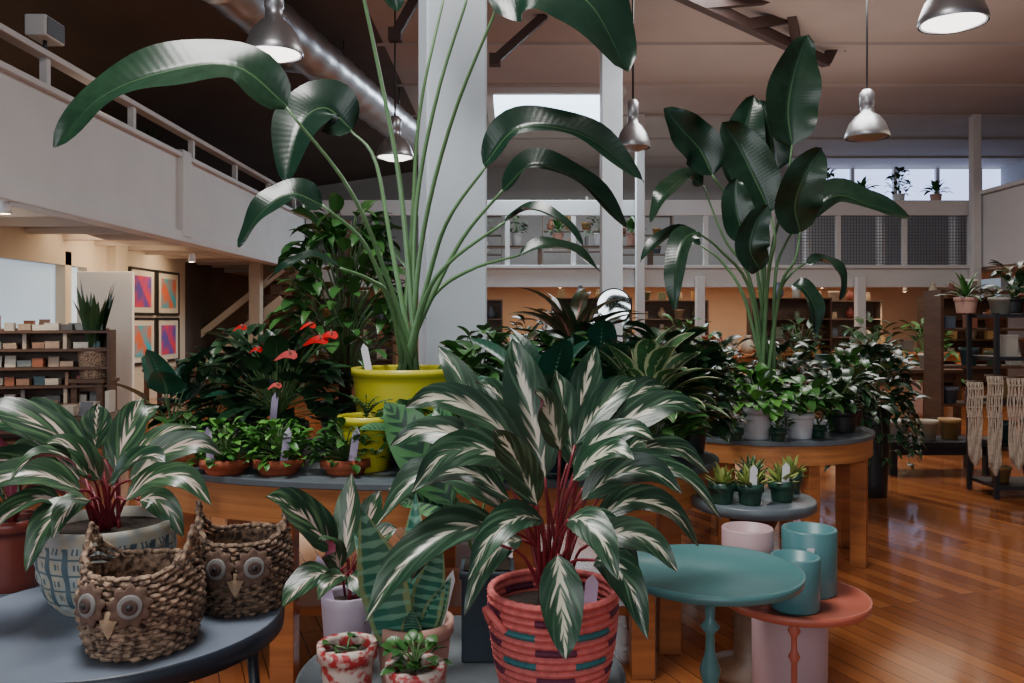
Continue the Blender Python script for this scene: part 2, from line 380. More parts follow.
def column(nm,px,d,wd,rz,h=5.6,m='column'):
    b=MB();b.box((0,0,h/2),(wd,wd,h));b.box((0,0,0.09),(wd+0.03,wd+0.03,0.18))
    return put(b,nm,M[m],loc=((px-512)/F*d,d,0),kind='structure',smooth=False,bevel=0.012,rz=rz)
column('trim_4',452,4.42,0.31,math.radians(14))
column('trim_5',611,11.5,0.28,0)
column('trim_6',256,16.5,0.22,0,h=2.44,m='beige')
column('trim_7',480,14.0,0.2,0)
for i,px in enumerate((640,700,860,975)):
    column('trim_%d'%(8+i),px,17.8,0.18,0,h=5.6 if px in(640,975) else 2.2,m='white')
s=thing('staircase','timber staircase with sloping white handrail','staircase',(-5.5,17.2,0))
b=MB()
for i in range(11): b.box((-0.6+i*0.16,0,0.1+i*0.2),(0.2,0.9,0.2))
put(b,'treads',M['woodd'],s,smooth=False)
b=MB();b.beam((-0.7,-0.5,0.95),(1.0,-0.5,2.3),0.06,0.12);put(b,'handrail',M['beige'],s,smooth=False)
b=MB();b.beam((-0.7,-0.5,0.35),(1.0,-0.5,1.7),0.06,0.2);put(b,'stringer',M['beige'],s,smooth=False)
t=thing('roof_truss','dark brown timber roof truss below the ceiling','truss',at(760,20,12))
o0=t.location
A=at(660,-16,10.2);B=at(826,62,13.6);C=at(750,-32,10.6);D=at(845,22,13.6)
for p,q in((A,B),(C,D),(B,D),(A.lerp(B,.45),C.lerp(D,.78)),(A.lerp(B,.78),C.lerp(D,.35)),(A.lerp(B,.2),C.lerp(D,.45))):
    put(MB().beam(p-o0,q-o0,0.13,0.15),'truss_member',M['brown'],t,smooth=False)
for p in(A,B,C,D): put(MB().tube([p-o0,V((p.x,p.y,5.6))-o0],0.02,6),'hanger_rod',M['brown'],t)
for a_,b_ in((at(495,60,12),at(545,15,12)),(at(395,35,11),at(420,-10,11))):
    put(MB().beam(a_-a_,b_-a_,0.1,0.12).box((0,0,0),(.16,.16,.16)),'roof_brace',M['brown'],loc=a_,label='slim dark brown diagonal roof brace',category='brace',smooth=False)
dct=thing('ventilation_duct','silver spiral metal air duct hung from the ceiling','duct',(-2.6,12,4.9))
p0=at(215,-25,9.2)-dct.location;p1=at(415,140,16.5)-dct.location
b=MB();n=60;pts=[p0.lerp(p1,i/n) for i in range(n+1)]
b.tube(pts,[0.29+(0.018 if i%4==0 else 0) for i in range(n+1)],20);put(b,'pipe',M['metal'],dct)
for i in(8,30,52):
    p=pts[i];put(MB().tube([p+V((0,0,.28)),V((p.x,p.y,0.75))],0.012,5),'hanger_strap',M['black'],dct)
q0=pts[26];put(MB().tube([q0+V((.1,0,.1)),q0+V((-1.0,.3,.3))],0.2,16).tube([q0+V((-1.0,.3,.3)),q0+V((-1.05,.32,.32))],0.24,16),'branch_pipe',M['metal'],dct)
def pendant(px,py,d,r=0.24,label='bell-shaped metal pendant lamp with frosted lens',lit='bulbg'):
    p=at(px,py,d);e=thing('pendant_lamp',label,'lamp',p)
    b=MB();b.lathe([(r,0),(r*1.02,.01),(r*.98,.06),(r*.82,.16),(r*.55,.24),(r*.32,.28),(r*.3,.36),(r*.34,.37),(r*.34,.5),(r*.2,.54),(0,.55)],32);b.lathe([(r*.96,.005),(r*.8,.14),(r*.5,.22)],32)
    put(b,'lamp_shade',M['metal'],e)
    b=MB();b.lathe([(0,-.035),(r*.5,-.027),(r*.9,.01)],28);put(b,'lens',M[lit],e)
    b=MB();b.tube([(0,0,.54),(0,0,5.55-p.z)],.012,6);put(b,'cord',M['black'],e)
pendant(274,55,6.6,0.22);pendant(953,24,6.2,0.235)
pendant(867,138,9.5,0.235,'ribbed metal pendant lamp, unlit',lit='metal');pendant(633,148,9.5,0.19,lit='metal');pendant(395,158,11,0.24)
def spot(px,py,d,e=60,aim=(0,0,-1)):
    p=at(px,py,d);s=thing('spotlight','small white track spotlight','spotlight',p,group='soffit spotlights')
    b=MB();b.lathe([(0,.12),(.03,.12),(.04,.09),(.055,0),(.05,0),(.03,.05)],16);put(b,'lamp_head',M['white'],s)
    b=MB();b.lathe([(0,-.004),(.045,.004)],12);put(b,'bulb',M['bulbw'],s)
    l=bpy.data.lights.new('spotlight_beam','SPOT');l.energy=e;l.color=(1,.75,.48);l.spot_size=2.0;l.spot_blend=.7;l.shadow_soft_size=.08
    o=bpy.data.objects.new('spotlight_beam',l);COL.objects.link(o);o.location=p+V((0,0,-.05))
    o.rotation_euler=V(aim).to_track_quat('-Z','Y').to_euler()
spot(192,262,12.0,110,(-.7,.35,-.3));spot(5,214,7.4,90,(-.8,.5,-.5));spot(203,250,14,110,(-.7,0,-.5))
for px,d in((760,19),(822,20),(905,19),(870,21),(700,20),(560,20)): spot(px,292-4*(d-19),d,160,(0,.35,-1))

for i in range(2):
    for j in range(2):
        y0=13.75+i*1.02;z0=1.76-j*0.80
        e=thing('framed_print',('red and violet' if (i+j)%2==0 else 'teal and orange')+' abstract print in a thin dark frame on wall','picture',(-5.98,y0,z0),group='four framed prints')
        b=MB();b.box((0,0,.36),(.05,.92,.04));b.box((0,0,-.36),(.05,.92,.04));b.box((0,.45,0),(.05,.04,.72));b.box((0,-.45,0),(.05,.04,.72));put(b,'frame',M['black'],e,smooth=False)
        put(MB().box((0,0,0),(.02,.9,.7)),'mount',M['mount'],e,smooth=False)
        put(MB().box((.015,0,0),(.01,.60,.50)),'print',M['art1' if (i+j)%2==0 else 'art2'],e,smooth=False)

# ------------------------------------------------------------------ pots and plants
def pot_mesh(rt,rb,h,th=.008,rim=0.0,soil=.02,seg=36):
    b=MB()
    pr=[(0,0),(rb*.96,0),(rb,.004)]
    for k in range(1,7): 
        u=k/7; pr.append((rb+(rt-rb)*u,h*u))
    if rim: pr+= [(rt-.002,h-.03*1.0),(rt+rim,h-.03),(rt+rim,h)]
    else: pr+=[(rt,h-.003),(rt-.002,h)]
    pr+=[(rt-th,h),(rt-th,h-.01),(rt-th-.002,h-soil-.01)]
    b.lathe(pr,seg);return b
def potted(name,label,cat,loc,pm,potmat,rs,zs,leafs,rz=0,group=None):
    e=thing(name,label,cat,loc,group,rz)
    put(pm,'pot',potmat,e)
    put(MB().lathe([(rs,zs-.004),(rs*.6,zs+.003),(0,zs+.006)],20),'soil',M['soil'],e)
    for mb,nm,ms in leafs:
        if mb.v: put(mb,nm,ms,e)
    return e
def tag(e,x,y,z,h=.09,w=.02,tilt=.2,m='tag',rz=0):
    b=MB();Mx=Matrix.Rotation(rz,3,'Z')@Matrix.Rotation(tilt,3,'Y')
    o=[(-w/2,0),(w/2,0),(w/2,h*.85),(0,h),(-w/2,h*.85)]
    a=[b.av(Mx@V((u,-.0008,v))+V((x,y,z))) for u,v in o];c2=[b.av(Mx@V((u,.0008,v))+V((x,y,z))) for u,v in o]
    b.af(a);b.af(c2[::-1])
    for i in range(5): b.af((a[i],c2[i],c2[(i+1)%5],a[(i+1)%5]))
    put(b,'plant_tag',M[m],e,smooth=False)
def rosette(ml,ms,z0,n,Ln,W,el=(15,80),droop=60,pet=.08,prof='lance',fold=.25,mi=0,wave=0,nn=8,m=2,back=False,az0=0,r0=.01,sr=.003,c=(0,0)):
    for i in range(n):
        u=i/max(1,n-1);az=az0+i*2.4+R.uniform(-.3,.3);e=math.radians(el[1]+(el[0]-el[1])*u+R.uniform(-8,8))
        k=R.uniform(.8,1.15);hd=V((math.cos(az),math.sin(az),0))
        d=hd*math.cos(e)+V((0,0,math.sin(e)))
        p0=V((c[0],c[1],z0))+hd*r0*R.random()
        p=p0.copy()
        if pet:
            p=p0+(V((0,0,1))*.35+d*.75)*pet*k
            ms.tube(cr([p0,p0+(V((0,0,1))*.5+d*.3)*pet*k*.6,p],4),[sr,sr,sr*.9,sr*.8,sr*.7],5)
        dr=math.radians(droop)*R.uniform(.6,1.3);pts=[p];q=p;ee=e
        for s in range(5):
            dd=hd*math.cos(ee)+V((0,0,math.sin(ee)));q=q+dd*(Ln*k/5);pts.append(q);ee-=dr/5
        hint=V((0,0,1))-hd*.3 if e<1.2 else -hd+V((0,0,.3))
        ml.leaf(pts,W*k,hint,fold,prof,nn,m,mi,wave,None,back,R.uniform(-.4,.4))
def bush(ml,ms,z0,n,rad,hgt,Ln,W,prof='oval',droop=50,mi=0,nn=5,m=1,low=.0,c=(0,0),stems=True,fold=.3):
    for i in range(n):
        az=R.uniform(0,2*PI);u=R.random()**.6;v=R.random()
        rr=rad*math.sqrt(max(.03,1-v*v*.85))*(.35+.65*u);zz=z0+low+(hgt-low)*v
        hd=V((math.cos(az),math.sin(az),0));p=V((c[0],c[1],0))+hd*rr+V((0,0,zz))
        if stems and i%2==0: ms.tube(cr([V((c[0],c[1],z0)),V((c[0],c[1],0))+hd*rr*.35+V((0,0,z0+(zz-z0)*.7)),p],4),.0022,4)
        e=math.radians(R.uniform(-20,55));hh=Matrix.Rotation(R.uniform(-.7,.7),3,'Z')@hd
        pts=[p];q=p;k=R.uniform(.7,1.2);dr=math.radians(droop)
        for s in range(3):
            q=q+(hh*math.cos(e)+V((0,0,math.sin(e))))*(Ln*k/3);pts.append(q);e-=dr/3
        ml.leaf(pts,W*k,V((0,0,1)),fold,prof,nn,m,mi,0,None,False,R.uniform(-.6,.6))
def frond(ml,ms,pts,n,Ln,W,prof='lance'):
    P=cr(pts,n);ms.tube(P,.0016,4)
    for i in range(1,n):
        T=(P[i+1]-P[i-1]).normalized();S=T.cross(V((0,0,1)));
        if S.length<.1:S=V((1,0,0))
        S.normalize();k=math.sin(PI*min(1,(i/n)*.85+.12))
        for sg in(-1,1):
            d=(S*sg+T*.5).normalized();ml.leaf([P[i],P[i]+d*Ln*k*.5,P[i]+d*Ln*k-V((0,0,Ln*.15))],W,V((0,0,1)),.1,prof,3,1)
def fern(ml,ms,z0,n,Ln,leaf,W,nl=12,el=(25,80),droop=70):
    for i in range(n):
        az=i*2.4+R.uniform(-.2,.2);e=math.radians(R.uniform(*el));hd=V((math.cos(az),math.sin(az),0));p=V((0,0,z0));pts=[p];k=R.uniform(.7,1.1)
        for s in range(4):
            p=p+(hd*math.cos(e)+V((0,0,math.sin(e))))*(Ln*k/4);pts.append(p);e-=math.radians(droop)/4
        frond(ml,ms,pts,nl,leaf,W)
def trail(ml,ms,z0,n,rad,drop,Ln,W,prof='heart'):
    for i in range(n):
        az=R.uniform(0,2*PI);hd=V((math.cos(az),math.sin(az),0));dp=drop*R.uniform(.4,1)
        pts=[V((0,0,z0)),hd*rad*.7+V((0,0,z0+.05)),hd*rad*1.1+V((0,0,z0-dp*.4)),hd*rad*1.15+V((0,0,z0-dp))]
        P=cr(pts,12);ms.tube(P,.002,4)
        for k in range(2,13):
            d=Matrix.Rotation(R.uniform(-1.6,1.6),3,'Z')@hd
            ml.leaf([P[k],P[k]+d*Ln*.5+V((0,0,Ln*.1)),P[k]+d*Ln-V((0,0,Ln*.5))],W*R.uniform(.7,1.1),V((0,0,1)),.2,prof,4,1)

# ------------------------------------------------------------------ furniture
def oval(a,b,n=72): return [(a*math.cos(2*PI*i/n),b*math.sin(2*PI*i/n)) for i in range(n)]
BT=(-0.305,3.46,0)
t=thing('display_table','large oval display table, slate top with wide orange wood band','table',BT)
put(MB().prism(oval(1.14,.61),.725,.75),'table_top',M['slate'],t,smooth=False,bevel=.004)
put(MB().prism(oval(1.125,.595),.60,.725),'apron',M['woodband'],t,smooth=False)
for x,y in((-.92,-.25),(-.5,-.45),(.35,-.48),(.78,-.35),(.92,-.12),(.85,.3),(-.9,.3),(0,.5)):
    put(MB().box((x,y,.30),(.085,.085,.60)),'leg',M['wood'],t,smooth=False,bevel=.004)
put(MB().box((0,0,.2),(1.7,.5,.035)),'lower_shelf',M['wood'],t,smooth=False,bevel=.004)
T2=(1.39,4.78,0)
t=thing('display_table','round display table with orange wood band and square legs','table',T2)
put(MB().prism(oval(.60,.60),.675,.70),'table_top',M['slate'],t,smooth=False,bevel=.004)
put(MB().prism(oval(.59,.59),.58,.675),'apron',M['woodband'],t,smooth=False)
for a in range(8):
    an=a*PI/4+.2
    put(MB().box((.53*math.cos(an),.53*math.sin(an),.29),(.08,.06,.58),rz=an),'leg',M['wood'],t,smooth=False,bevel=.004)
def turned(prof): return MB().lathe(prof,24)
def disc_top(r,z,lip=.012,th=.02):
    return MB().lathe([(0,z-th),(r*.9,z-th),(r*.985,z-th*.6),(r,z+lip),(r-.006,z+lip),(r-.012,z),(0,z)],64)
t=thing('side_table','round teal enamel side table on a turned pedestal','table',(.55,2.36,0))
put(disc_top(.252,.60),'table_top',M['teal'],t)
put(turned([(0,0),(.13,0),(.13,.012),(.03,.03),(.014,.06),(.014,.2),(.026,.22),(.014,.24),(.018,.28),(.03,.33),(.014,.38),(.012,.43),(.028,.45),(.012,.47),(.016,.52),(.032,.545),(.014,.56),(.04,.58),(0,.582)]),'pedestal',M['teal'],t)
t=thing('side_table','round coral enamel side table on a slim turned pedestal','table',(.863,2.6,0))
put(disc_top(.222,.45),'table_top',M['coral'],t)
put(turned([(0,0),(.11,0),(.11,.01),(.02,.03),(.009,.06),(.009,.25),(.018,.27),(.009,.29),(.009,.33),(.02,.35),(.01,.37),(.008,.41),(.03,.43),(0,.432)]),'pedestal',M['coral'],t)
t=thing('pedestal_table','small round dark grey side table on a column base','table',(.885,3.12,0))
put(MB().lathe([(0,.61),(.21,.61),(.222,.618),(.222,.645),(.216,.65),(0,.65)],48),'table_top',M['slate'],t)
put(MB().lathe([(0,0),(.16,0),(.16,.03),(.07,.06),(.06,.5),(.1,.6),(.1,.61),(0,.61)],32),'pedestal',M['woodd'],t)
t=thing('side_table','round navy metal side table with pale blue top','table',(-.93,2.0,0))
put(MB().lathe([(0,.555),(.36,.555),(.38,.56),(.383,.6),(.376,.605)],72),'rim',M['navy'],t)
put(MB().lathe([(.376,.604),(.37,.6),(0,.6)],72),'table_top',M['navytop'],t)
for a in(.4,.4+PI/2,.4+PI,.4+1.5*PI): put(MB().tube([(.3*math.cos(a),.3*math.sin(a),.56),(.34*math.cos(a),.34*math.sin(a),0)],.014,10),'leg',M['navy'],t)
t=thing('side_table','small round slate blue side table','table',(-1.47,2.42,0))
put(MB().lathe([(0,.5),(.28,.5),(.3,.51),(.3,.54),(.295,.545),(0,.54)],48),'table_top',M['navytop'],t)
for a in(.9,.9+PI*2/3,.9+PI*4/3): put(MB().tube([(.2*math.cos(a),.2*math.sin(a),.5),(.26*math.cos(a),.26*math.sin(a),0)],.014,8),'leg',M['navy'],t)
t=thing('tray_table','round grey tray table with raised lip holding pots','table',(-.12,2.05,0))
put(MB().lathe([(0,.40),(.37,.40),(.39,.41),(.392,.452),(.384,.452),(.38,.425),(0,.42)],72),'tray',M['graytub'],t)
for a in(.5,.5+PI*2/3,.5+PI*4/3): put(MB().tube([(.25*math.cos(a),.25*math.sin(a),.4),(.33*math.cos(a),.33*math.sin(a),0)],.016,8),'leg',M['black'],t)
def open_pot(name,label,x,y,z,r,h,m):
    b=MB().lathe([(0,0),(r*.94,0),(r*.97,.006),(r,h-.004),(r-.003,h),(r-.01,h),(r-.012,h*.1),(0,h*.1)],40)
    return put(b,name,M[m],loc=(x,y,z),label=label,category='pot')
open_pot('plant_pot','small teal ceramic pot with price tag on coral table',.836,2.51,.45,.072,.155,'tealpot')
open_pot('plant_pot','taller teal ceramic pot behind the small teal pot',.93,2.66,.45,.084,.2,'tealpot')
open_pot('plant_pot','pale pink ceramic pot on coral side table',.745,2.69,.45,.08,.195,'pink')
open_pot('floor_planter','tall pink cylindrical planter standing under coral table',.94,2.88,0,.125,.40,'pink')
for x,y,z in((.812,2.440,.555),(.905,2.576,.60)):
    put(MB().box((0,0,0),(.022,.002,.014)),'price_sticker',M['tagw'],loc=(x,y,z),label='tiny white price sticker on teal pot',category='sticker',smooth=False)

# ------------------------------------------------------------------ hero: coral basket plant
def coil_basket():
    b=MB();N=17;h=.255
    for k in range(N):
        u=k/(N-1);rad=.098+.045*math.sin(PI*(.5*u**.8))
        z=.008+u*h;mr=.0085
        def mf(kk,i,k=k):
            if k in(4,8,12): return 1 if (i//8)%2==0 else 0
            if k in(6,10,14): return 2 if (i//8)%2 else 0
            return 0
        seg=80;ph=k*1.3;P=[]
        for q in range(7):
            a=2*PI*q/6
            P.append((rad+mr*math.cos(a),z+mr*math.sin(a)))
        b.lathe(P,seg,mf=mf,fn=lambda r,zz,a,kk,ph=ph:(r+.0012*math.sin(40*a+ph),zz))
    b.lathe([(0,.003),(.10,.003)],40)
    return b
BX,BY,BZ=.094,1.95,.42
e=thing('potted_prayer_plant','large cream-streaked prayer plant in coral and teal coiled basket','potted plant',(BX,BY,BZ))
put(coil_basket(),'basket',[M['bcoral'],M['bteal'],M['bdark']],e)
for a in(0.5,PI+.5):
    b=MB();b.tube(cr([(.148*math.cos(a-.25),.148*math.sin(a-.25),.2),(.172*math.cos(a),.172*math.sin(a),.245),(.148*math.cos(a+.25),.148*math.sin(a+.25),.2)],8),.008,8)
    put(b,'handle',M['bcoral'],e)
put(MB().lathe([(.13,.22),(.05,.235),(0,.238)],24),'soil',M['soil'],e)
def spec(ml,ms,bo,base,items,prof='lance',fold=.22,n=14,m=3,back=True,sr=.0035,hint=(0,-.65,.7),wave=.035,wk=1.0,tw=.6):
    for it in items:
        (sx,sy,sd),(tx,ty,td),w=it[:3]
        bend=it[3] if len(it)>3 else .1
        S=at(sx,sy,sd)-bo;Tp=at(tx,ty,td)-bo;Ll=(Tp-S).length
        m1=S.lerp(Tp,.33)+V((0,0,bend*Ll*.95));m2=S.lerp(Tp,.72)+V((0,0,bend*Ll*1.0))
        wd=w*wk/F*(sd+td)/2
        b0=V(base)+V((R.uniform(-.03,.03),R.uniform(-.03,.03),0))
        ms.tube(cr([b0,b0.lerp(S,.5)+V((0,0,.04)),S],6),[sr*1.3]*3+[sr]*4,6)
        hh=V(it[4]) if len(it)>4 else V(hint)
        ml.leaf([S,m1,m2,Tp],wd,hh,fold+R.uniform(-.1,.2),prof,n,m,0,wave,None,back,R.uniform(-tw,tw))
ml=MB();ms=MB();bo=V((BX,BY,BZ))
items=[
((545,478,1.93),(512,338,1.98),50,.02,(0,-1,.2)),((575,470,2.0),(556,370,2.1),34,.04,(.1,-1,.3)),
((525,455,1.9),(404,408,1.8),36,.18),((520,472,1.85),(412,492,1.7),40,.24),((508,480,2.0),(438,346,2.15),34,.06),
((510,500,1.85),(376,526,1.7),38,.26),((505,528,1.8),(364,624,1.62),50,.18),((500,545,1.85),(410,582,1.7),32,.28),
((558,555,1.74),(566,660,1.66),42,.0,(0,-1,.1)),((588,545,1.8),(678,572,1.75),34,.24),((596,560,1.78),(648,640,1.66),38,.24),
((585,485,1.95),(722,520,1.95),32,.24),((585,462,2.0),(702,412,2.05),36,.18),((575,445,2.0),(636,380,2.1),32,.1),
((582,500,1.85),(682,494,1.85),36,.24),((542,520,1.78),(468,580,1.65),36,.22),((568,520,1.75),(618,580,1.62),36,.22),
((532,440,1.95),(476,382,1.95),34,.12),((510,470,2.1),(390,446,2.15),34,.18),((596,520,2.05),(698,546,2.15),32,.24),
((570,455,2.1),(596,346,2.2),34,.04,(0,-1,.2)),((598,500,2.1),(648,440,2.2),30,.14),((505,510,2.05),(388,490,2.1),32,.22),((537,505,1.80),(494,430,1.72),36,.08,(0,-1,.5)),
((560,450,1.9),(535,392,1.8),32,.12,(0,-1,.5)),((583,520,1.9),(644,602,1.85),28,.28),((522,540,1.9),(464,616,1.85),28,.24),((573,480,1.8),(634,460,1.7),32,.2),((588,440,2.2),(666,386,2.3),30,.12),((512,450,2.2),(452,398,2.3),28,.12),((598,475,2.2),(710,474,2.3),30,.2),((580,455,1.85),(655,440,1.8),30,.18)]
spec(ml,ms,bo,(0,0,.235),items,wk=1.08)
put(ml,'foliage',[L['strom'],L['maroon']],e);put(ms,'stem',M['stemred'],e)
tag(e,.07,-.11,.22,.11,.028,.1);tag(e,.02,-.10,.23,.12,.02,-.2,'tagw')

e=thing('potted_prayer_plant','pink-streaked prayer plant in embossed blue-grey pot','potted plant',(-1.0,2.1,.6))
def relief(r,z,a,k):
    d=.0
    if 5<k<37: d=.004*math.cos(a*20+((k//8)%2)*PI)*abs(math.sin(k*PI/8))
    return r+d,z
b=MB();pr=[(0,0),(.105,0),(.11,.006)]
for k in range(40):
    u=k/39;pr.append((.112+.048*math.sin(PI*.55*u**.7),.01+.185*u))
pr+=[(.156,.207),(.148,.207),(.144,.17)]
b.lathe(pr,200,fn=relief,mf=lambda k,i:1 if (6<k<38 and (k%8==0 or abs(math.cos(2*PI*i/200*10))*8<abs((k%8)-4)*1.2+.8 or 3.2<abs(math.cos(2*PI*i/200*20))*4+abs((k%8)-4)*.5<3.9)) else 0)
put(b,'pot',[M['graypot'],M['graypotd']],e)
put(MB().lathe([(.147,.182),(0,.187)],24),'soil',M['soil'],e)
ml=MB();ms=MB();bo=V((-1.0,2.1,.6))
items=[((95,470,2.05),(-40,418,1.95),38,.18),((80,490,2.0),(-50,528,1.85),36,.26),((65,480,2.0),(-45,482,1.95),34,.2),((115,470,2.1),(142,398,2.2),32,.05,(0,-1,.3)),
((130,480,2.05),(222,454,2.1),30,.2),((125,500,2.0),(212,506,1.98),30,.28),((85,460,2.15),(20,405,2.2),30,.12),((75,505,1.95),(26,572,1.85),34,.22),
((120,470,2.2),(196,428,2.3),28,.14),((95,450,2.2),(98,404,2.25),30,.03,(0,-1,.3)),((70,455,2.2),(-35,440,2.3),30,.18),((100,480,1.95),(45,444,1.85),30,.16),((110,485,1.95),(166,462,1.9),30,.18),
((90,500,1.95),(52,540,1.85),26,.24),((140,500,2.1),(184,538,2.1),26,.24),((105,460,2.3),(160,406,2.4),28,.1),((80,480,2.2),(0,460,2.25),28,.2),((60,500,1.95),(-20,555,1.85),30,.24),((88,475,1.9),(10,480,1.75),30,.24)]
spec(ml,ms,bo,(0,0,.18),items,wk=1.1)
put(ml,'foliage',[L['strom2'],L['maroon']],e);put(ms,'stem',M['stemred'],e)

e=potted('potted_prayer_plant','young cream-streaked prayer plant in lilac ceramic pot','potted plant',(-.41,2.12,.42),pot_mesh(.066,.052,.2),M['lilac'],.056,.18,[])
ml=MB();ms=MB();bo=V((-.41,2.12,.42))
spec(ml,ms,bo,(0,0,.18),[((335,552,2.1),(266,496,2.0),42,.1),((345,560,2.1),(352,473,2.15),30,.0,(0,-1,.2)),((332,572,2.05),(282,608,1.95),36,.14),((362,560,2.1),(397,528,2.1),30,.1),((350,575,2.0),(374,606,1.95),28,.15),((345,545,2.2),(310,518,2.3),28,.05),((340,570,2.05),(322,540,1.95),28,.1),((358,552,2.2),(380,490,2.25),28,.05),((345,575,2.0),(318,600,1.92),24,.15)],n=10,m=3,sr=.0025,tw=.4)
put(ml,'foliage',[L['strom2'],L['maroon']],e);put(ms,'stem',M['stemred'],e)
tag(e,-.03,-.045,.17,.14,.026,-.25,'tag')
e=potted('potted_snake_plant','broad banded snake plant in pale terracotta pot','potted plant',(-.225,1.95,.42),pot_mesh(.088,.068,.195,rim=.003),M['terrap'],.078,.17,[])
ml=MB()
for x,y,dx,dy,h,w in((-.035,-.05,-.06,-.09,.32,.115),(.02,-.03,.05,-.05,.24,.08),(-.05,.03,-.10,.03,.22,.07),(.03,-.02,.06,-.05,.15,.055),(0,-.05,.01,-.08,.10,.05),(-.01,.05,.0,.08,.30,.07)):
    ml.leaf([(x,y,.16),(x+dx*.4,y+dy*.4,.16+h*.5),(x+dx,y+dy,.16+h)],w,(dx*.5+.05,-1,0),.3,'sword',12,3,wave=.03)
put(ml,'foliage',L['snake'],e);tag(e,.055,-.03,.17,.15,.02,.25,'tagw')
for i,(x,y,rr,lab) in enumerate(((-.362,1.87,.062,'small red and white glazed pot with tiny succulent'),(-.2,1.755,.058,'small red and white glazed pot with round-leaved seedling'))):
    ml=MB();ms=MB();bush(ml,ms,.155,30 if i else 6,.05,.06 if i else .03,.035,.026,'oval',nn=4)
    e=potted('potted_seedling',lab,'potted plant',(x,y,.42),pot_mesh(rr,.045,.17,rim=.004),M['glaze'],rr-.01,.15,[(ml,'foliage',L['mid']),(ms,'stem',M['stem'])])
e=thing('potted_calathea','feather-striped calathea in square dark slate pot','potted plant',(-.065,2.24,.42))
b=MB();b.box((0,0,.115),(.13,.13,.23));b.box((0,0,.225),(.142,.142,.02));put(b,'pot',M['darkblue'],e,smooth=False,bevel=.006)
put(MB().box((0,0,.236),(.12,.12,.006)),'soil',M['soil'],e,smooth=False)
ml=MB();ms=MB();bo=V((-.065,2.24,.42))
spec(ml,ms,bo,(0,0,.235),[((452,505,2.3),(384,402,2.35),54,.05,(0,-1,.5)),((470,500,2.3),(435,402,2.45),36,.03,(0,-1,.4)),((455,530,2.2),(402,575,2.1),34,.15),((485,500,2.3),(500,430,2.35),34,.05,(0,-1,.4)),((460,520,2.3),(400,505,2.3),38,.15)],tw=.3)
put(ml,'foliage',[L['fish'],L['maroon']],e);put(ms,'stem',M['stem'],e)

def owl(loc,R0,h,mats,label,rz):
    e=thing('owl_basket',label,'basket',loc,group='owl baskets',rz=rz)
    b=MB();N=int(h/.0085);seg=128
    def prof_r(u): return R0*(.72+.28*math.sin(PI*(.15+.62*u)))/.97
    for k in range(N):
        u=k/(N-1);rad=prof_r(u);z=.006+u*h;mr=.0058
        P=[(rad+mr*math.cos(2*PI*q/6),z+mr*math.sin(2*PI*q/6)) for q in range(7)]
        ear=max(0,(u-.65)/.35)**1.5*.05
        b.lathe(P,seg,fn=lambda r,zz,a,kk,k=k,ear=ear:(r+.0042*math.sin(20*a+(k%2)*PI),zz+ear*(abs(math.cos(a))**8)-.001*math.sin(40*a+k)))
    b.lathe([(0,.002),(prof_r(0),.002)],40);b.lathe([(prof_r(0)-.004,.002),(prof_r(.5)-.006,h*.5),(prof_r(1)-.006,h)],40)
    put(b,'body',mats,e)
    for sg in(-1,1):
        x=sg*prof_r(1);b=MB()
        for q in range(3):
            P=cr([(x,-.045,h+.02),(x*1.03,-.02+q*.006,h+.06),(x*1.05,0,h+.09-q*.008),(x*1.03,.02-q*.006,h+.06),(x,.045,h+.02)],22)
            b.tube(P,[.0055+.002*math.sin(i*1.9+q) for i in range(23)],7)
        put(b,'handle',mats,e)
    for sg in(-1,1):
        rad=prof_r(.62)+.006;a=-PI/2+sg*.34;c0=V((rad*math.cos(a),rad*math.sin(a),h*.74))
        nrm=V((math.cos(a),math.sin(a),.1)).normalized();q=nrm.to_track_quat('Z','Y').to_matrix()
        def disc(r,t0,t1,m,nm,sc=False):
            d=MB();d.lathe([(0,t0),(r,t0),(r*1.0,t1*.8+t0*.2),(r*.85,t1),(0,t1)],36,fn=(lambda rr,z,aa,k:(rr*(1+.14*math.sin(9*aa)),z)) if sc else None)
            d.v=[tuple(c0+q@V(v)) for v in d.v];return put(d,nm,m,e)
        disc(.040,0,.008,M['feltb'],'eye_patch',True);disc(.024,.007,.013,M['feltm'],'eye_ring');disc(.015,.011,.018,M['felt'],'iris');disc(.006,.016,.021,M['black'],'pupil')
    rad=prof_r(.45)+.004
    b=MB();b.leaf([(0,-rad-.006,h*.68),(0,-rad-.016,h*.54),(0,-rad-.006,h*.34)],.056,(0,-1,0),-.5,'heart',6,2);put(b,'beak',M['feltl'],e)
    return e
owl((-.80,1.84,.6),.118,.165,M['wick'],'woven seagrass owl basket with felt eyes and tan beak',-.1)
owl((-.66,2.09,.6),.108,.165,M['wickd'],'darker woven owl basket standing behind its twin',.15)
ml=MB();ms=MB();rosette(ml,ms,.18,12,.3,.05,(20,80),70,.06,'lance',back=True)
potted('potted_prayer_plant','leafy plant in glossy red-brown pot on slate table','potted plant',(-1.42,2.42,.54),pot_mesh(.085,.07,.2,rim=.004),M['brownpot'],.075,.18,[(ml,'foliage',[L['dark'],L['maroon']]),(ms,'stem',M['stemred'])])

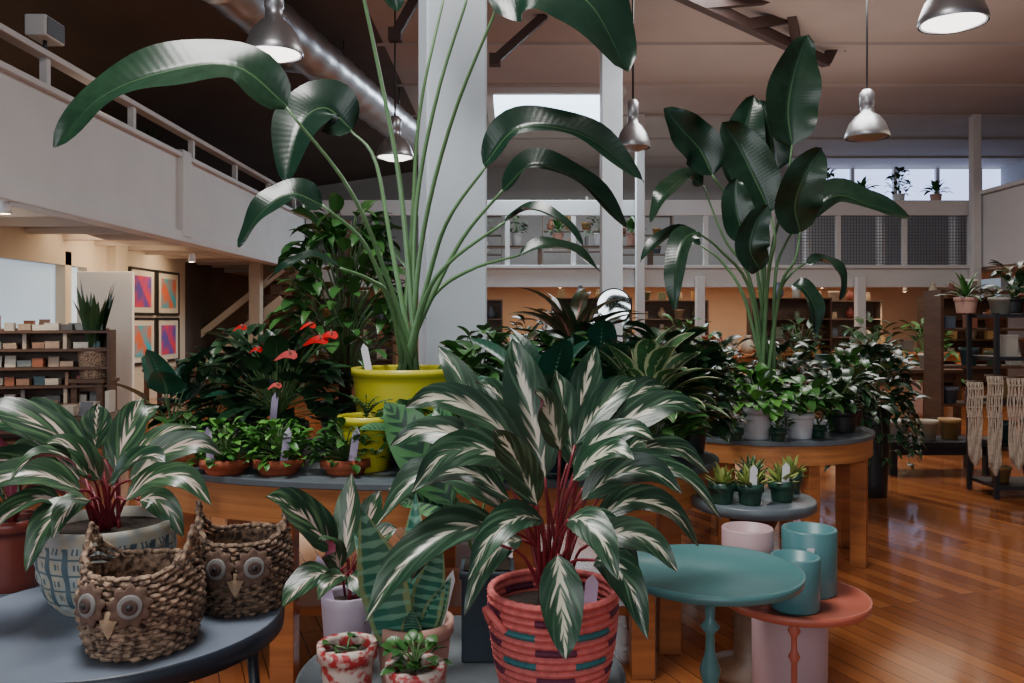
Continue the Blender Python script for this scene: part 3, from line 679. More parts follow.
# ------------------------------------------------------------------ birds of paradise
def bop(loc,label,stems,blades,potm,pm,rs,zs,base,n=14,sr=.0125,wk=1.0):
    e=potted('potted_bird_of_paradise',label,'potted plant',loc,pm,potm,rs,zs,[])
    o=V(loc);ml=MB();ms=MB()
    for st in stems:
        P=[V(base)+V((R.uniform(-.05,.05),R.uniform(-.04,.04),0))]+[at(*p)-o for p in st];P=cr(P,14)
        ms.tube(P,[sr-(sr*.6)*i/14 for i in range(15)],8)
    for bl in blades:
        pts,w,hint=bl[:3];d=pts[0][2]
        ml.leaf([at(*p)-o for p in pts],w*wk/F*d,hint,bl[3] if len(bl)>3 else .35,'paddle',n+10,5,0,.045,twist=R.uniform(-.3,.3))
    put(ml,'foliage',L['bop'],e);put(ms,'stem',M['stempale'],e)
    return e
y1=(-.43,3.5,.75)
stems=[
[(388,280,3.4),(350,190,3.25),(285,106,3.1)],
[(392,250,3.6),(375,160,3.7),(350,130,3.75)],
[(385,290,3.3),(362,240,3.2),(322,205,3.1)],
[(402,200,3.5),(385,100,3.5),(362,-10,3.5),(355,-40,3.5)],
[(415,220,3.5),(436,100,3.4),(470,-10,3.3)],
[(422,240,3.45),(452,120,3.3),(498,5,3.1)],
[(412,230,3.6),(420,110,3.7),(448,-20,3.8)],
[(428,280,3.4),(448,220,3.3),(487,165,3.2)],
[(435,290,3.45),(465,235,3.4),(503,190,3.3)],
[(425,300,3.3),(450,262,3.2),(505,222,3.1)],
[(390,300,3.3),(370,280,3.2),(340,268,3.1)],
[(430,300,3.5),(470,270,3.6),(520,255,3.7)]]
blades=[
([(287,106,3.1),(235,66,3.02),(165,72,2.95),(100,98,2.9),(55,148,2.9)],66,(-.1,-.8,.55),.25),
([(352,130,3.75),(325,108,3.7),(300,125,3.6),(285,183,3.5)],62,(0,-.9,.4),.3),
([(322,205,3.1),(292,194,3.05),(262,212,3.0),(238,247,3.0)],38,(-.2,-.8,.5),.3),
([(488,-4,3.1),(535,-18,3.05),(588,2,3.0),(628,72,3.0)],104,(.2,-.9,.3),.2),
([(484,165,3.2),(520,128,3.15),(585,136,3.1),(644,182,3.05)],46,(.1,-.7,.7),.45),
([(503,190,3.3),(535,165,3.25),(585,185,3.2),(628,230,3.15)],38,(.1,-.7,.7),.45),
([(505,222,3.1),(530,210,3.05),(560,222,3.0),(584,246,3.0)],24,(.1,-.5,.8),.5),
([(340,268,3.1),(315,258,3.05),(290,265,3.0),(268,280,3.0)],22,(-.1,-.5,.8),.4),
([(355,-40,3.5),(370,-60,3.4),(390,-20,3.3),(398,12,3.3)],40,(0,-.9,.3),.3),
([(470,-10,3.3),(490,-60,3.3),(530,-80,3.2)],60,(0,-1,.3),.3),
([(448,-20,3.8),(440,-80,3.8),(420,-140,3.8)],60,(0,-1,.3),.3),
([(520,255,3.7),(545,246,3.7),(575,252,3.7),(600,272,3.7)],24,(0,-.6,.8),.4)]
tb=bop(y1,'tall bird of paradise with arching leaves in chartreuse pot',stems,blades,M['yellow'],pot_mesh(.225,.19,.355,th=.014,rim=.004),.205,.32,(0,0,.32))
tag(tb,-.13,-.15,.33,.13,.028,-.2,'tagw')
y2=(1.42,4.75,.70)
D=4.7
stems=[[(770,260,D),(785,200,D),(792,145,D)],[(755,260,D),(735,210,D),(712,175,D-.1)],[(762,270,D+.1),(752,230,D+.1),(747,195,D+.1)],
[(768,280,D-.1),(775,240,D-.2),(770,212,D-.2)],[(780,290,D-.1),(795,260,D-.2),(800,232,D-.2)],[(775,280,D),(785,245,D),(800,222,D-.1)],
[(778,300,D),(790,275,D-.1),(806,263,D-.1)],[(750,280,D),(725,240,D),(703,185,D)],[(750,290,D-.1),(720,250,D-.2),(697,232,D-.3)],[(745,300,D),(722,262,D),(700,245,D)],[(765,250,D+.2),(770,200,D+.2),(776,170,D+.2)]]
up=(0,-1,.15)
blades=[([(792,145,D),(788,110,D),(795,70,D),(807,35,D)],54,up),([(712,175,D-.1),(700,150,D-.1),(682,130,D-.15),(664,108,D-.2)],44,up),
([(747,195,D+.1),(742,160,D+.1),(745,130,D+.1),(754,95,D+.1)],44,up),([(770,212,D-.2),(755,180,D-.2),(738,145,D-.2),(722,122,D-.25)],46,up),
([(800,232,D-.2),(795,205,D-.25),(805,175,D-.3),(822,148,D-.3)],46,up),([(800,222,D-.1),(835,196,D-.15),(870,205,D-.2),(912,218,D-.2)],34,(0,-.7,.7),.4),
([(806,263,D-.1),(825,262,D-.15),(840,275,D-.2),(840,300,D-.2)],24,(.5,-.6,.5)),([(703,185,D),(685,178,D),(665,195,D-.1),(650,222,D-.1)],26,(-.3,-.6,.7)),
([(697,232,D-.3),(684,240,D-.35),(676,270,D-.4),(675,312,D-.4)],26,(-.5,-.8,.2)),([(700,245,D),(680,235,D),(660,240,D),(640,262,D)],24,(-.2,-.6,.7)),
([(776,170,D+.2),(772,150,D+.2),(768,125,D+.2),(760,100,D+.2)],36,up),([(792,285,D-.3),(805,290,D-.35),(815,310,D-.4),(815,335,D-.4)],22,(.4,-.8,.2)),
([(750,240,D-.3),(740,225,D-.3),(735,200,D-.3),(736,178,D-.3)],34,up),([(760,270,D-.3),(750,250,D-.35),(755,225,D-.35),(768,205,D-.35)],34,up)]
bop(y2,'bird of paradise with upright paddle leaves on round table',stems,blades,M['whitepot'],pot_mesh(.13,.10,.24,th=.01),.115,.22,(0,0,.22),n=10,sr=.012,wk=1.1)

# ------------------------------------------------------------------ plants on big table
TZ=.75
def X(px,d): return (px-512)/F*d
def place(kind,label,px,d,potr,poth,potm,fn,z=TZ,cat='potted plant',rim=.003,stemm='stem',leafm='mid',tg=None,dx=0,th=.1):
    ml=MB();ms=MB();fn(ml,ms,poth-.015)
    lm=leafm if isinstance(leafm,list) else [L[leafm]]
    e=potted(kind,label,cat,(X(px,d)+dx,d,z),pot_mesh(potr,potr*.8,poth,rim=rim,soil=.012),M[potm],potr-.009,poth-.016,[(ml,'foliage',lm),(ms,'stem',M[stemm])],rz=R.random()*6 if tg is None else 0)
    if tg: tag(e,tg[0],-potr*.75,poth-.03,th,.026,tg[1],tg[2])
    return e
for px,lf in((226,'bright'),(279,'bright'),(346,'mid')):
    place('potted_fern','small bushy green fern in low terracotta pot',px,3.06,.085,.055,'terra',lambda a,b,z:(bush(a,b,z,130,.11,.14,.05,.03,'oval',nn=4),fern(a,b,z,8,.15,.03,.012,8)),leafm=lf,tg=(.03,.15,'tag') if px!=226 else (-.03,-.1,'tag'),rim=.006,th=.15)
place('potted_fern','small dark leafy plant in low terracotta pot',186,3.22,.07,.055,'terra',lambda a,b,z:bush(a,b,z,60,.1,.13,.06,.035),leafm='mid')
e=place('potted_anthurium','red-flowered anthurium with glossy heart leaves',278,3.42,.12,.14,'blackpot',lambda a,b,z:(rosette(a,b,z,42,.17,.11,(0,80),55,.24,'heart',nn=7),bush(a,b,z,70,.26,.32,.13,.08,'heart',nn=5,m=2)),leafm='dark',tg=(0,.1,'tag'),th=.16)
o=e.location
for px,py,d,w,m in((316,343,3.3,22,0),(328,338,3.32,18,0),(286,358,3.2,20,1),(308,328,3.45,14,0),(275,388,3.2,12,1),(256,352,3.3,12,0),(240,330,3.4,12,0)):
    p=at(px,py,d)-o;put(MB().tube(cr([(0,0,.12),p*.5+V((0,0,.12)),p],6),.003,5),'flower_stem',M['stem'],e)
    w=w/F*d
    b=MB();b.leaf([p+V((w*.55,.0,w*.1)),p+V((0,-w*.15,.012)),p+V((-w*.6,-w*.1,-w*.15))],w*.8,(.1,-.55,.85),.1,'heart',8,3);put(b,'flower',M['pinkfl' if m else 'red'],e)
    put(MB().tube([p+V((w*.25,0,.01)),p+V((w*.2,-w*.2,w*.45))],[.005,.003],6),'spadix',M['feltl'],e)
place('potted_philodendron','round-leaved blue-green plant in black pot',172,3.4,.07,.12,'blackpot',lambda a,b,z:(rosette(a,b,z,12,.17,.15,(5,75),40,.16,'heart',nn=8)),leafm='teal')
place('potted_philodendron','small glossy-leaved plant in black pot',215,3.6,.08,.12,'blackpot',lambda a,b,z:bush(a,b,z,80,.18,.28,.1,.06,'oval',m=2),leafm='dark')
place('potted_fern','tousled fern in small chartreuse pot',366,3.13,.10,.2,'yellow',lambda a,b,z:fern(a,b,z,10,.12,.03,.012,10,el=(60,85)),leafm='mid')
e=place('potted_pothos','tall bushy climbing pothos on moss pole',345,3.86,.12,.18,'blackpot',lambda a,b,z:(bush(a,b,z,240,.26,.88,.13,.07,'oval',nn=5,m=2,low=.2),trail(a,b,z+.7,8,.2,.45,.10,.06,'oval')),leafm='mid')
put(MB().tube([(0,0,.15),(0,0,1.0)],.03,10),'moss_pole',M['woodd'],e)
place('potted_pothos','bushy pothos in black pot behind planter',482,3.86,.09,.16,'blackpot',lambda a,b,z:bush(a,b,z,80,.15,.36,.1,.065,'heart',m=2),leafm='mid')
place('potted_cordyline','pink and green cordyline in white pot',575,3.72,.095,.40,'whitepot',lambda a,b,z:rosette(a,b,z,50,.32,.07,(5,85),75,.05,'lance',nn=8,r0=.03),leafm='brom',stemm='stemred')
place('potted_cordyline','dark strappy cordyline in black pot',520,3.74,.08,.28,'blackpot',lambda a,b,z:rosette(a,b,z,22,.26,.07,(15,85),60,.05,'lance',nn=8,r0=.03),leafm='dark',stemm='stemred')
place('potted_asparagus_fern','feathery light green fern in dark pot',462,3.12,.08,.12,'greenpot',lambda a,b,z:fern(a,b,z,34,.24,.035,.006,20,el=(30,85)),leafm='bright',tg=(.02,.1,'tagw'),th=.2)
place('potted_asparagus_fern','feathery fern beside chartreuse planter',503,3.3,.08,.16,'greenpot',lambda a,b,z:fern(a,b,z,28,.26,.035,.006,20,el=(30,85)),leafm='bright')
place('potted_calathea','calathea with feather-striped leaves in dark pot',420,3.0,.07,.1,'darkblue',lambda a,b,z:rosette(a,b,z,10,.17,.09,(0,60),50,.07,'oval',nn=9,m=3),leafm='fish')
place('potted_calathea','broad blue-green calathea in dark pot',548,3.12,.08,.14,'darkblue',lambda a,b,z:rosette(a,b,z,20,.24,.13,(0,75),50,.17,'oval',nn=9,m=3),leafm='teal',tg=(.06,.1,'tag'),th=.2)
place('potted_dieffenbachia','cream-streaked dieffenbachia in white pot',645,3.28,.085,.16,'whitepot',lambda a,b,z:rosette(a,b,z,34,.23,.09,(5,80),60,.15,'oval',nn=8,m=2),leafm='varieg')
place('potted_calathea','glossy dark calathea in black pot',600,3.47,.09,.18,'blackpot',lambda a,b,z:rosette(a,b,z,26,.24,.13,(5,80),55,.14,'oval',nn=8,m=2),leafm='teal')
place('potted_philodendron','dense dark philodendron in black pot',672,3.58,.1,.15,'blackpot',lambda a,b,z:(bush(a,b,z,120,.20,.34,.14,.08,'oval',nn=6,m=2)),leafm='dark')
place('potted_philodendron','trailing mid-green plant at the table edge',668,3.1,.06,.1,'greenpot',lambda a,b,z:(bush(a,b,z,60,.14,.18,.11,.06,'oval',m=2)),leafm='mid',dx=-.05)
place('potted_philodendron','low mid-green leafy plant in green pot',592,3.02,.06,.09,'greenpot',lambda a,b,z:(bush(a,b,z,55,.12,.16,.1,.06,'oval',m=2)),leafm='mid',tg=(.03,.15,'tag'),th=.16)
place('potted_philodendron','small deep green plant in black pot',490,2.97,.06,.09,'blackpot',lambda a,b,z:(bush(a,b,z,55,.12,.16,.09,.055,'oval',m=2)),leafm='dark')
place('potted_philodendron','leafy green plant in black pot beside white pot',552,3.45,.08,.2,'blackpot',lambda a,b,z:(bush(a,b,z,80,.15,.28,.12,.07,'oval',m=2)),leafm='mid')
place('potted_philodendron','bushy dark green plant in black pot',705,3.55,.07,.13,'blackpot',lambda a,b,z:(bush(a,b,z,80,.13,.22,.12,.06,'oval',m=2)),leafm='dark',dx=-.06)
place('potted_philodendron','dark bushy plant behind the anthurium',248,3.84,.09,.2,'blackpot',lambda a,b,z:(bush(a,b,z,90,.18,.30,.12,.07,'oval',m=2)),leafm='dark')
place('potted_philodendron','broad-leaved dark plant behind the dieffenbachia',645,3.86,.08,.18,'blackpot',lambda a,b,z:rosette(a,b,z,22,.16,.10,(5,80),55,.12,'oval',nn=8,m=2),leafm='dark')
place('potted_philodendron','glossy dark leaved plant beside chartreuse planter',462,3.52,.07,.2,'blackpot',lambda a,b,z:(bush(a,b,z,60,.12,.24,.12,.08,'oval',m=2)),leafm='mid',dx=.04)
place('potted_philodendron','low dark plant beside terracotta ferns',404,3.2,.06,.1,'blackpot',lambda a,b,z:(bush(a,b,z,45,.10,.14,.1,.06,'oval',m=2)),leafm='mid')

for px,d,m in((722,3.02,0),(752,3.24,1),(750,3.0,2),(782,3.05,3),(790,3.2,0)):
    place('potted_succulent',('yellow-green' if m!=1 else 'striped green')+' rosette succulent in small dark green pot',px,d,.045,.075,'greenpot',lambda a,b,z:rosette(a,b,z,22,.08,.028,(5,80),-20,0,'lance',nn=5,m=1,fold=.5),z=.65,leafm='yellow' if m!=1 else 'varieg',tg=(0,.05,'tagw') if m in(2,3) else None,rim=.003)
for (px,d,pr,ph,pm,fr,fh,lf,n,lab) in(
 (757,4.3,.075,.16,'whitepot',.15,.18,'bright',80,'bright green plant in white ceramic pot'),
 (800,4.32,.07,.13,'whitepot',.14,.16,'mid',70,'leafy plant in white ceramic pot'),
 (718,4.45,.08,.12,'blackpot',.17,.26,'dark',90,'dark leafy plant in black pot'),
 (842,4.55,.08,.12,'blackpot',.17,.2,'dark',90,'dark trailing plant near table edge'),
 (700,4.75,.09,.14,'blackpot',.18,.32,'mid',90,'bushy green plant in black pot'),
 (785,5.12,.1,.14,'blackpot',.2,.34,'dark',110,'bushy dark plant in black pot'),
 (848,4.95,.09,.14,'blackpot',.18,.26,'mid',90,'leafy green plant in black pot'),
 (725,5.12,.09,.14,'blackpot',.18,.36,'dark',90,'tall bushy plant in black pot')):
    place('potted_foliage_plant',lab,px,d,pr,ph,pm,lambda a,b,z:(bush(a,b,z,n,fr,fh,.11,.06,'oval',m=2)),z=.70,leafm=lf)
for px,d in((735,4.25),(778,4.22),(818,4.36)):
    place('potted_seedling','tiny green seedling in small dark pot',px,d,.04,.06,'greenpot',lambda a,b,z:bush(a,b,z,24,.06,.07,.045,.03),z=.70,leafm='mid')
def floorplant(px,d,h,pr,pm,lab,fn,lf,z=0):
    place('potted_foliage_plant',lab,px,d,pr,h,pm,fn,z=z,leafm=lf)
floorplant(872,6.3,.70,.13,'blackpot','tall dark trailing plant in black floor planter',lambda a,b,z:(bush(a,b,z,170,.30,.42,.14,.08,'oval',m=2),trail(a,b,z,26,.24,.5,.10,.08)),'dark')
floorplant(700,6.2,.55,.15,'blackpot','bushy dark plant in tall black planter',lambda a,b,z:bush(a,b,z,150,.34,.55,.16,.08,'oval',m=2),'dark')
floorplant(650,7.6,.5,.15,'blackpot','green foliage plant in tall black planter',lambda a,b,z:bush(a,b,z,130,.34,.5,.16,.08,'oval',m=2),'mid')

# ------------------------------------------------------------------ shelves & products
def shelf_unit(label,loc,w,dp,h,lv,m,rz=0,back=False,posts=False):
    e=thing('display_shelf',label,'shelf',loc,rz=rz)
    for sg in(-1,1):
        if posts:
            for s2 in(-1,1): put(MB().box((sg*(w/2-.015),s2*(dp/2-.015),h/2),(.03,.03,h)),'corner_post',m,e,smooth=False)
        else: put(MB().box((sg*(w/2-.015),0,h/2),(.03,dp,h)),'side_panel',m,e,smooth=False)
    zs=[]
    for k in range(lv):
        z=.08+(h-.1)*k/(lv-1);zs.append(z+.0125);put(MB().box((0,0,z),(w-.06,dp,.025)),'shelf_board',m,e,smooth=False)
    if back: put(MB().box((0,dp/2-.005,h/2),(w-.06,.01,h)),'back_panel',m,e,smooth=False)
    return e,zs
def tmpl(nm,b,lab,cat,smooth=True,bev=0,m='prod'):
    o=put(b,nm,M[m],loc=(0,0,-30),smooth=smooth,bevel=bev);o['label']=lab;o['category']=cat;COL.objects.unlink(o);return o
T_j=tmpl('glass_jar',MB().lathe([(0,0),(.038,0),(.04,.005),(.04,.075),(.032,.085),(.034,.088),(.034,.105),(0,.106)],16),'small lidded jar on display','jar')
T_v=tmpl('ceramic_vase',MB().lathe([(0,0),(.03,0),(.05,.04),(.052,.08),(.03,.125),(.022,.15),(.03,.165),(.025,.165),(.017,.15)],18),'small ceramic vase on display','vase')
b=MB();b.box((0,0,.05),(.09,.07,.1));b.box((0,0,.106),(.094,.074,.012));T_b=tmpl('gift_box',b,'small lidded gift box on display','box',False,.002)
b=MB();b.box((0,0,.04),(.12,.09,.07));b.box((0,-.046,.04),(.07,.002,.04));b.box((0,0,.078),(.124,.094,.008));T_s=tmpl('soap_box',b,'low cream paper box on display','box',False,.002,'paper')
b=MB();b.box((0,0,.085),(.03,.12,.17));b.box((.004,0,.085),(.024,.114,.164));T_k=tmpl('book',b,'book standing upright on display','book',False,0,'paper')
b=MB();b.box((0,0,.07),(.10,.012,.14),M=Matrix.Rotation(-.15,3,'X'));b.box((0,.03,.04),(.06,.01,.08),M=Matrix.Rotation(.3,3,'X'));T_c=tmpl('greeting_card',b,'folded card standing on display','card',False,0,'paper')
T_p=tmpl('plant_pot',MB().lathe([(0,0),(.045,0),(.06,.09),(.064,.09),(.064,.11),(.056,.11),(.05,.03),(0,.03)],20),'small empty plant pot on display','pot')
def fill(loc,zs,w,dp,rz,group,kinds,gap=.12,sc=1.0,p=.85,hs=1.0):
    Mx=Matrix.Rotation(rz,3,'Z')
    for z in zs:
        x=-w/2+.08*sc
        while x<w/2-.07*sc:
            if R.random()<p:
                t_=R.choice(kinds);o=t_.copy();COL.objects.link(o)
                q=Mx@V((x,R.uniform(-dp*.15,dp*.1),z));o.location=V(loc)+q
                s_=sc*R.uniform(.85,1.08);o.scale=(s_,s_,s_*R.uniform(.85,1.1)*hs);o.rotation_euler=(0,0,rz+R.uniform(-.1,.1));o['group']=group
            x+=gap*sc
ds,zs=shelf_unit('dark wooden shelf stocked with cream paper goods',(-4.85,8.6,0),1.5,.3,1.2,7,M['woodd'],rz=.25,back=True)
fill((-4.85,8.6,0),zs[1:],1.35,.3,.25,'paper goods on dark shelf',[T_s,T_s,T_k,T_c,T_b],gap=.125,sc=1.05,p=1,hs=.8)
ds,zs=shelf_unit('dark wooden shelf stocked with boxes by the window',(-5.45,10.3,0),1.0,.3,1.2,6,M['woodd'],rz=.3,back=True)
fill((-5.45,10.3,0),zs[1:],.9,.3,.3,'boxes on rear shelf',[T_s,T_b,T_c],gap=.135,sc=1.2,hs=.8)
def simple_table(label,loc,w,dp,h,m,rz=0):
    e=thing('display_table',label,'table',loc,rz=rz)
    put(MB().box((0,0,h-.02),(w,dp,.04)),'table_top',m,e,smooth=False,bevel=.004)
    put(MB().box((0,0,h-.08),(w-.12,dp-.12,.08)),'apron',m,e,smooth=False)
    for sx in(-1,1):
        for sy in(-1,1): put(MB().box((sx*(w/2-.05),sy*(dp/2-.05),(h-.04)/2),(.06,.06,h-.04)),'leg',m,e,smooth=False)
simple_table('low wooden table covered with small cream goods',(-3.95,7.0,0),1.5,.7,.52,M['woodd'],.1)
fill((-3.95,6.85,0),[.52],1.4,.3,.1,'goods on low table',[T_s,T_s,T_c],gap=.14,sc=1.0,p=1)
fill((-3.95,7.15,0),[.52],1.4,.3,.1,'goods on low table',[T_s,T_k,T_c],gap=.15,sc=1.1,p=1)
simple_table('wooden counter with goods near framed prints',(-4.6,12.5,0),1.4,.7,.6,M['woodd'],.1)
fill((-4.6,12.5,0),[.6],1.3,.5,.1,'goods on counter',[T_b,T_s,T_p],gap=.2,sc=1.4)
put(MB().box((0,0,1.0),(.75,.06,1.9)).box((-.25,0,.025),(.08,.4,.05)).box((.25,0,.025),(.08,.4,.05)),'room_divider',M['white'],loc=(-5.45,11.4,0),label='plain white free-standing room divider',category='divider',smooth=False,bevel=.01)
ml=MB()
for i in range(18):
    a=i*2.4;r=.1;ml.leaf([(r*.4*math.cos(a),r*.4*math.sin(a),.3),(r*math.cos(a),r*math.sin(a),.6),(r*2*math.cos(a),r*2*math.sin(a),.8+.25*R.random())],.09,(math.cos(a+.3),math.sin(a+.3),.0),.2,'sword',8,1)
e=potted('potted_snake_plant','tall snake plant in woven basket','potted plant',(-4.30,8.75,.70),pot_mesh(.16,.13,.32),M['wick'],.14,.3,[(ml,'foliage',L['dark'])])
simple_table('small dark plant stand under the snake plant',(-4.30,8.75,0),.36,.36,.70,M['woodd'])
ds,zs=shelf_unit('black metal rack with hanging macrame',(4.05,6.35,0),1.1,.4,1.35,5,M['black'],posts=True)
fill((4.05,6.35,0),zs,1.0,.4,0,'pots and baskets on black rack',[T_p,T_v,T_b],gap=.16,sc=1.35,p=1)
simple_table('low black bench with white pots',(3.6,7.3,0),.9,.4,.28,M['black'])
fill((3.6,7.3,0),[.28],.8,.3,0,'pale pots on low bench',[T_p],gap=.15,sc=1.5,p=1)
def macrame(px,py,d,w,l,label):
    e=thing('macrame_hanging',label,'wall hanging',at(px,py,d))
    put(MB().tube([(-w*.6,0,0),(w*.6,0,0)],.01,8),'dowel',M['woodd'],e)
    b=MB();n=13
    for i in range(n):
        x=-w/2+w*i/(n-1);P=[(x*(1-.25*k/12)+.006*math.sin(k*1.3+i*PI)*(1 if k<7 else .3),-.012+.006*math.cos(k*1.3+i),-l*k/12*(1-.25*abs(i-n/2)/n)) for k in range(13)]
        b.tube(P,[.0055 if k<11 else .008 for k in range(13)],6)
    for k in range(4):
        for i in range(n-1):
            if (i+k)%2: b.lathe([(0,-.012),(.010,0),(0,.012)],6,c=(-w/2+w*(i+.5)/(n-1)*.95,-.015,-l*(.08+.11*k)))
    put(b,'cords',M['cotton'],e)
macrame(974,382,6.05,.11,.60,'cream knotted macrame hanging on dowel');macrame(994,376,6.1,.11,.72,'tan knotted macrame hanging on dowel');macrame(1017,378,6.05,.15,.66,'wide cream macrame hanging with fringe')
ds,zs=shelf_unit('dark wooden shelf with pots and plants',(4.9,8.6,0),1.3,.35,1.6,5,M['woodd'],back=False)
fill((4.9,8.6,0),zs[1:],1.2,.3,0,'pots on wooden shelf',[T_p,T_v,T_j,T_b],gap=.16,sc=1.4)
simple_table('wooden sales table with small goods',(4.2,9.8,0),1.6,.8,.75,M['woodd'])
fill((4.2,9.8,0),[.75],1.5,.6,0,'goods on sales table',[T_b,T_v,T_p,T_j],gap=.17,sc=1.4,p=1)
floorplant(966,6.35,.12,.08,'terrap','spiky green plant on top of black rack',lambda a,b,z:rosette(a,b,z,26,.20,.03,(10,85),60,.02,'lance',nn=5,m=1),'mid',z=1.35)
floorplant(1012,6.35,.12,.08,'blackpot','dark leafy plant on top of black rack',lambda a,b,z:bush(a,b,z,60,.15,.25,.12,.05),'dark',z=1.35)
for i,(x,y,rz) in enumerate(((1.6,17.2,0),(3.6,19.2,0),(5.6,17.2,0),(7.6,19.5,0),(9.0,17.0,0),(-1.0,18.5,0),(-3.2,17.4,0))):
    ds,zs=shelf_unit('warm-lit wooden shelf of homewares under mezzanine',(x,y,0),1.6,.4,1.75,5,M['woodg' if i%2 else 'woodd'],rz,back=True)
    fill((x,y,0),zs[1:],1.5,.3,rz,'homewares under mezzanine',[T_p,T_v,T_b,T_j],gap=.2,sc=1.9)
for x,y in((2.9,12.6),(6.0,13.3),(4.2,15.3)):
    simple_table('wooden sales table with homewares',(x,y,0),1.7,.8,.8,M['wood'])
    fill((x,y,0),[.8],1.6,.6,0,'homewares on sales table',[T_b,T_v,T_p],gap=.22,sc=1.9,p=1)
for px,d,lf in((580,12,'mid'),(625,14.5,'dark'),(685,10.0,'mid'),(800,11.0,'dark'),(925,11.5,'mid'),(872,11.0,'dark'),(530,14,'dark')):
    floorplant(px,d,.5,.2,'terrap','floor-standing foliage plant in clay pot',lambda a,b,z:bush(a,b,z,90,.38,.8,.2,.1,'oval',m=1),lf)
for i,x in enumerate((-1.6,-.7,.1,1.0,1.9,2.6,6.8,7.6,8.4,9.2)):
    place('potted_foliage_plant','potted plant standing on the mezzanine behind railing',512+x/18.45*F,18.45,.12,.28,'terrap' if i%2 else 'whitepot',lambda a,b,z:rosette(a,b,z,22,.30,.10,(10,85),70,.1,'lance',nn=5,m=1) if i%2 else bush(a,b,z,60,.22,.55,.16,.09),z=2.9 if x<6 else 3.75,leafm=('dark','mid')[i%2])
e=thing('plant_ledge','wooden plant ledge along the mezzanine','ledge',(0.6,18.45,2.41));
put(MB().box((0,0,.47),(5.2,.35,.04)),'ledge_board',M['woodd'],e,smooth=False)
for x in(-2.4,0,2.4): put(MB().box((x,0,.225),(.08,.3,.45)),'support',M['woodd'],e,smooth=False)
e=thing('plant_ledge','white plant ledge above the mesh railing','ledge',(8.0,18.45,2.41));
put(MB().box((0,0,1.32),(3.4,.35,.04)),'ledge_board',M['white'],e,smooth=False)
for x in(-1.6,0,1.6): put(MB().box((x,0,.65),(.08,.3,1.3)),'support',M['white'],e,smooth=False)
for x,y in((1.5,21),(3.4,22),(-1,22)):
    ds,zs=shelf_unit('grey-brown bookcase on the mezzanine',(x,y,2.41),1.5,.4,1.6,4,M['woodg'],0,back=False)
    fill((x,y,2.41),zs[1:],1.4,.3,0,'objects on mezzanine bookcase',[T_k,T_v,T_p],gap=.22,sc=2.0)
for y in(6.6,8.2,12.5):
    place('potted_foliage_plant','dark plant standing on the upper balcony',0,y,.15,.3,'blackpot',lambda a,b,z:rosette(a,b,z,18,.5,.1,(30,85),50,.1,'lance',nn=5,m=1),z=3.315,leafm='dark',dx=-5.4-X(0,y))
    put(MB().box((0,0,.34),(.5,.5,.68)).box((0,0,.69),(.54,.54,.03)),'plinth',M['darkwall'],loc=(-5.4,y,2.61),label='dark square plinth on upper balcony',category='plinth',smooth=False,bevel=.01)
sp=thing('loudspeaker','small white speaker bracketed above balcony rail','speaker',(-4.45,8.1,3.94))
put(MB().box((0,0,.12),(.2,.35,.2)),'cabinet',M['white'],sp,smooth=False,bevel=.015);put(MB().box((.105,0,.12),(.01,.3,.16)),'grille',M['mesh'],sp,smooth=False);put(MB().tube([(0,0,-.09),(0,0,.04)],.02,8),'bracket',M['black'],sp)
e=thing('round_mirror','round mirror in thin dark frame on metal stand','mirror',(X(614,8.5),8.5,0))
zc=H+(320-306)/F*8.5
q=V((-.3,-1.97,.07)).normalized().to_track_quat('Z','Y').to_matrix()
b=MB();b.lathe([(.165,-.012),(.18,-.01),(.18,.012),(.165,.014)],40);b.v=[tuple(V((0,0,zc))+q@V(v)) for v in b.v];put(b,'frame',M['black'],e)
b=MB();b.lathe([(0,.008),(.166,.008)],40);b.v=[tuple(V((0,0,zc))+q@V(v)) for v in b.v];put(b,'mirror_glass',M['mirror'],e,smooth=False)
b=MB();b.tube([(0,.03,0),(0,.03,zc-.15)],.015,8);b.lathe([(0,0),(.16,0),(.16,.02),(0,.03)],24);put(b,'stand',M['black'],e)

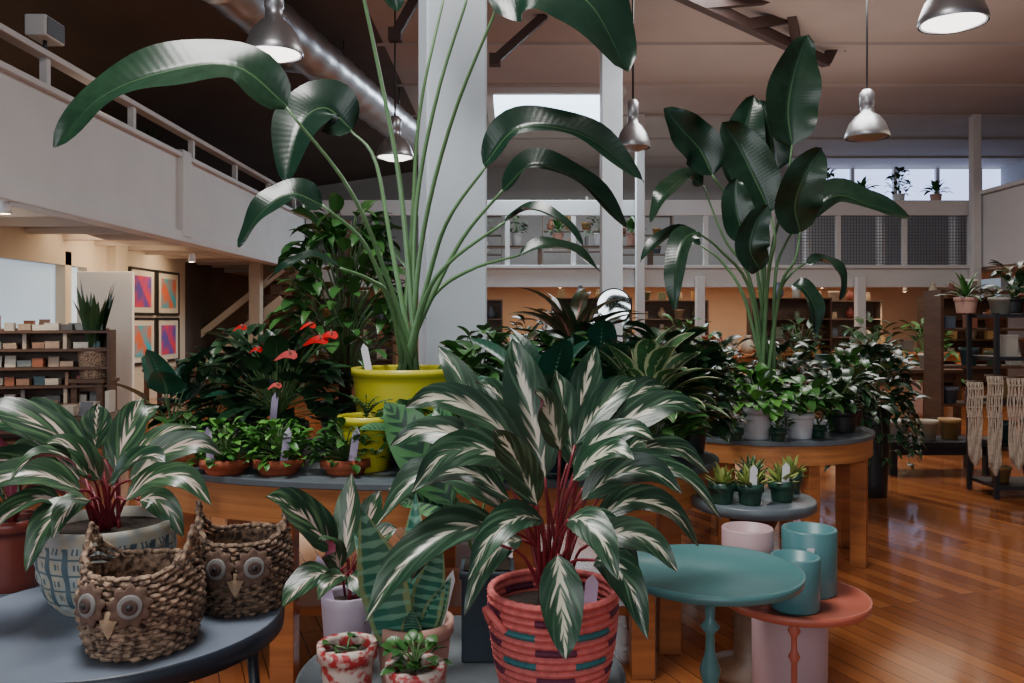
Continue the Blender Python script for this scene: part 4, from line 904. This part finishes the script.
# ------------------------------------------------------------------ lights
def area(name,loc,aim,sx,sy,e,c):
    l=bpy.data.lights.new(name,'AREA');l.shape='RECTANGLE';l.size=sx;l.size_y=sy;l.energy=e;l.color=c
    o=bpy.data.objects.new(name,l);COL.objects.link(o);o.location=loc;o.rotation_euler=V(aim).to_track_quat('-Z','Y').to_euler();return o
area('skylight_daylight',(-1.0,1.8,5.4),(0.15,.15,-1),1.6,1.6,260,(1,.98,.95))
area('rear_skylight_daylight',(0.8,17.1,5.45),(0,-.2,-1),2.2,2.5,360,(.78,.9,1))
area('middle_skylight_daylight',(3.5,9.5,5.5),(0,0,-1),3,3,300,(.98,.97,.95))
area('shopfront_daylight',(-1.5,-3.5,2.4),(.12,1,-.08),6,2.5,135,(.97,.98,1))
area('side_window_daylight',(-5.9,6,1.7),(1,.1,-.1),10,1,85,(.76,.88,1))
area('added_ceiling_fill',(4.5,10.5,3.9),(0,0,1),5,9,75,(1,.86,.77))  # added unseen fill facing up to brighten the ceiling, no fixture modelled
area('added_balcony_fill',(-6.6,9,3.7),(.1,0,1),.5,8,9,(1,.75,.58))  # added fill hidden above the left balcony, lifts the dark slope
area('back_shop_warm',(3.5,20.5,2.25),(0,0,-1),11,4,300,(1,.74,.50))
area('left_shop_warm',(-5.2,11.5,2.3),(-.3,0,-1),1.2,8,110,(1,.74,.48))
area('right_shop_warm',(7,10,3.8),(0,0,-1),3,6,95,(1,.78,.56))
area('mezzanine_daylight',(3,21,5.0),(0,0,-1),8,3,120,(.9,.94,1))
w=bpy.data.worlds.new('World');bpy.context.scene.world=w;w.use_nodes=True
bg=w.node_tree.nodes['Background'];bg.inputs[0].default_value=(.72,.82,1,1);bg.inputs[1].default_value=.33
cam=bpy.data.cameras.new('camera');co=bpy.data.objects.new('camera',cam);COL.objects.link(co)
co.location=(0,0,H);co.rotation_euler=(PI/2,0,0);cam.sensor_width=36;cam.lens=36*F/1024;cam.shift_y=-21.5/1024;cam.clip_end=100
bpy.context.scene.camera=co
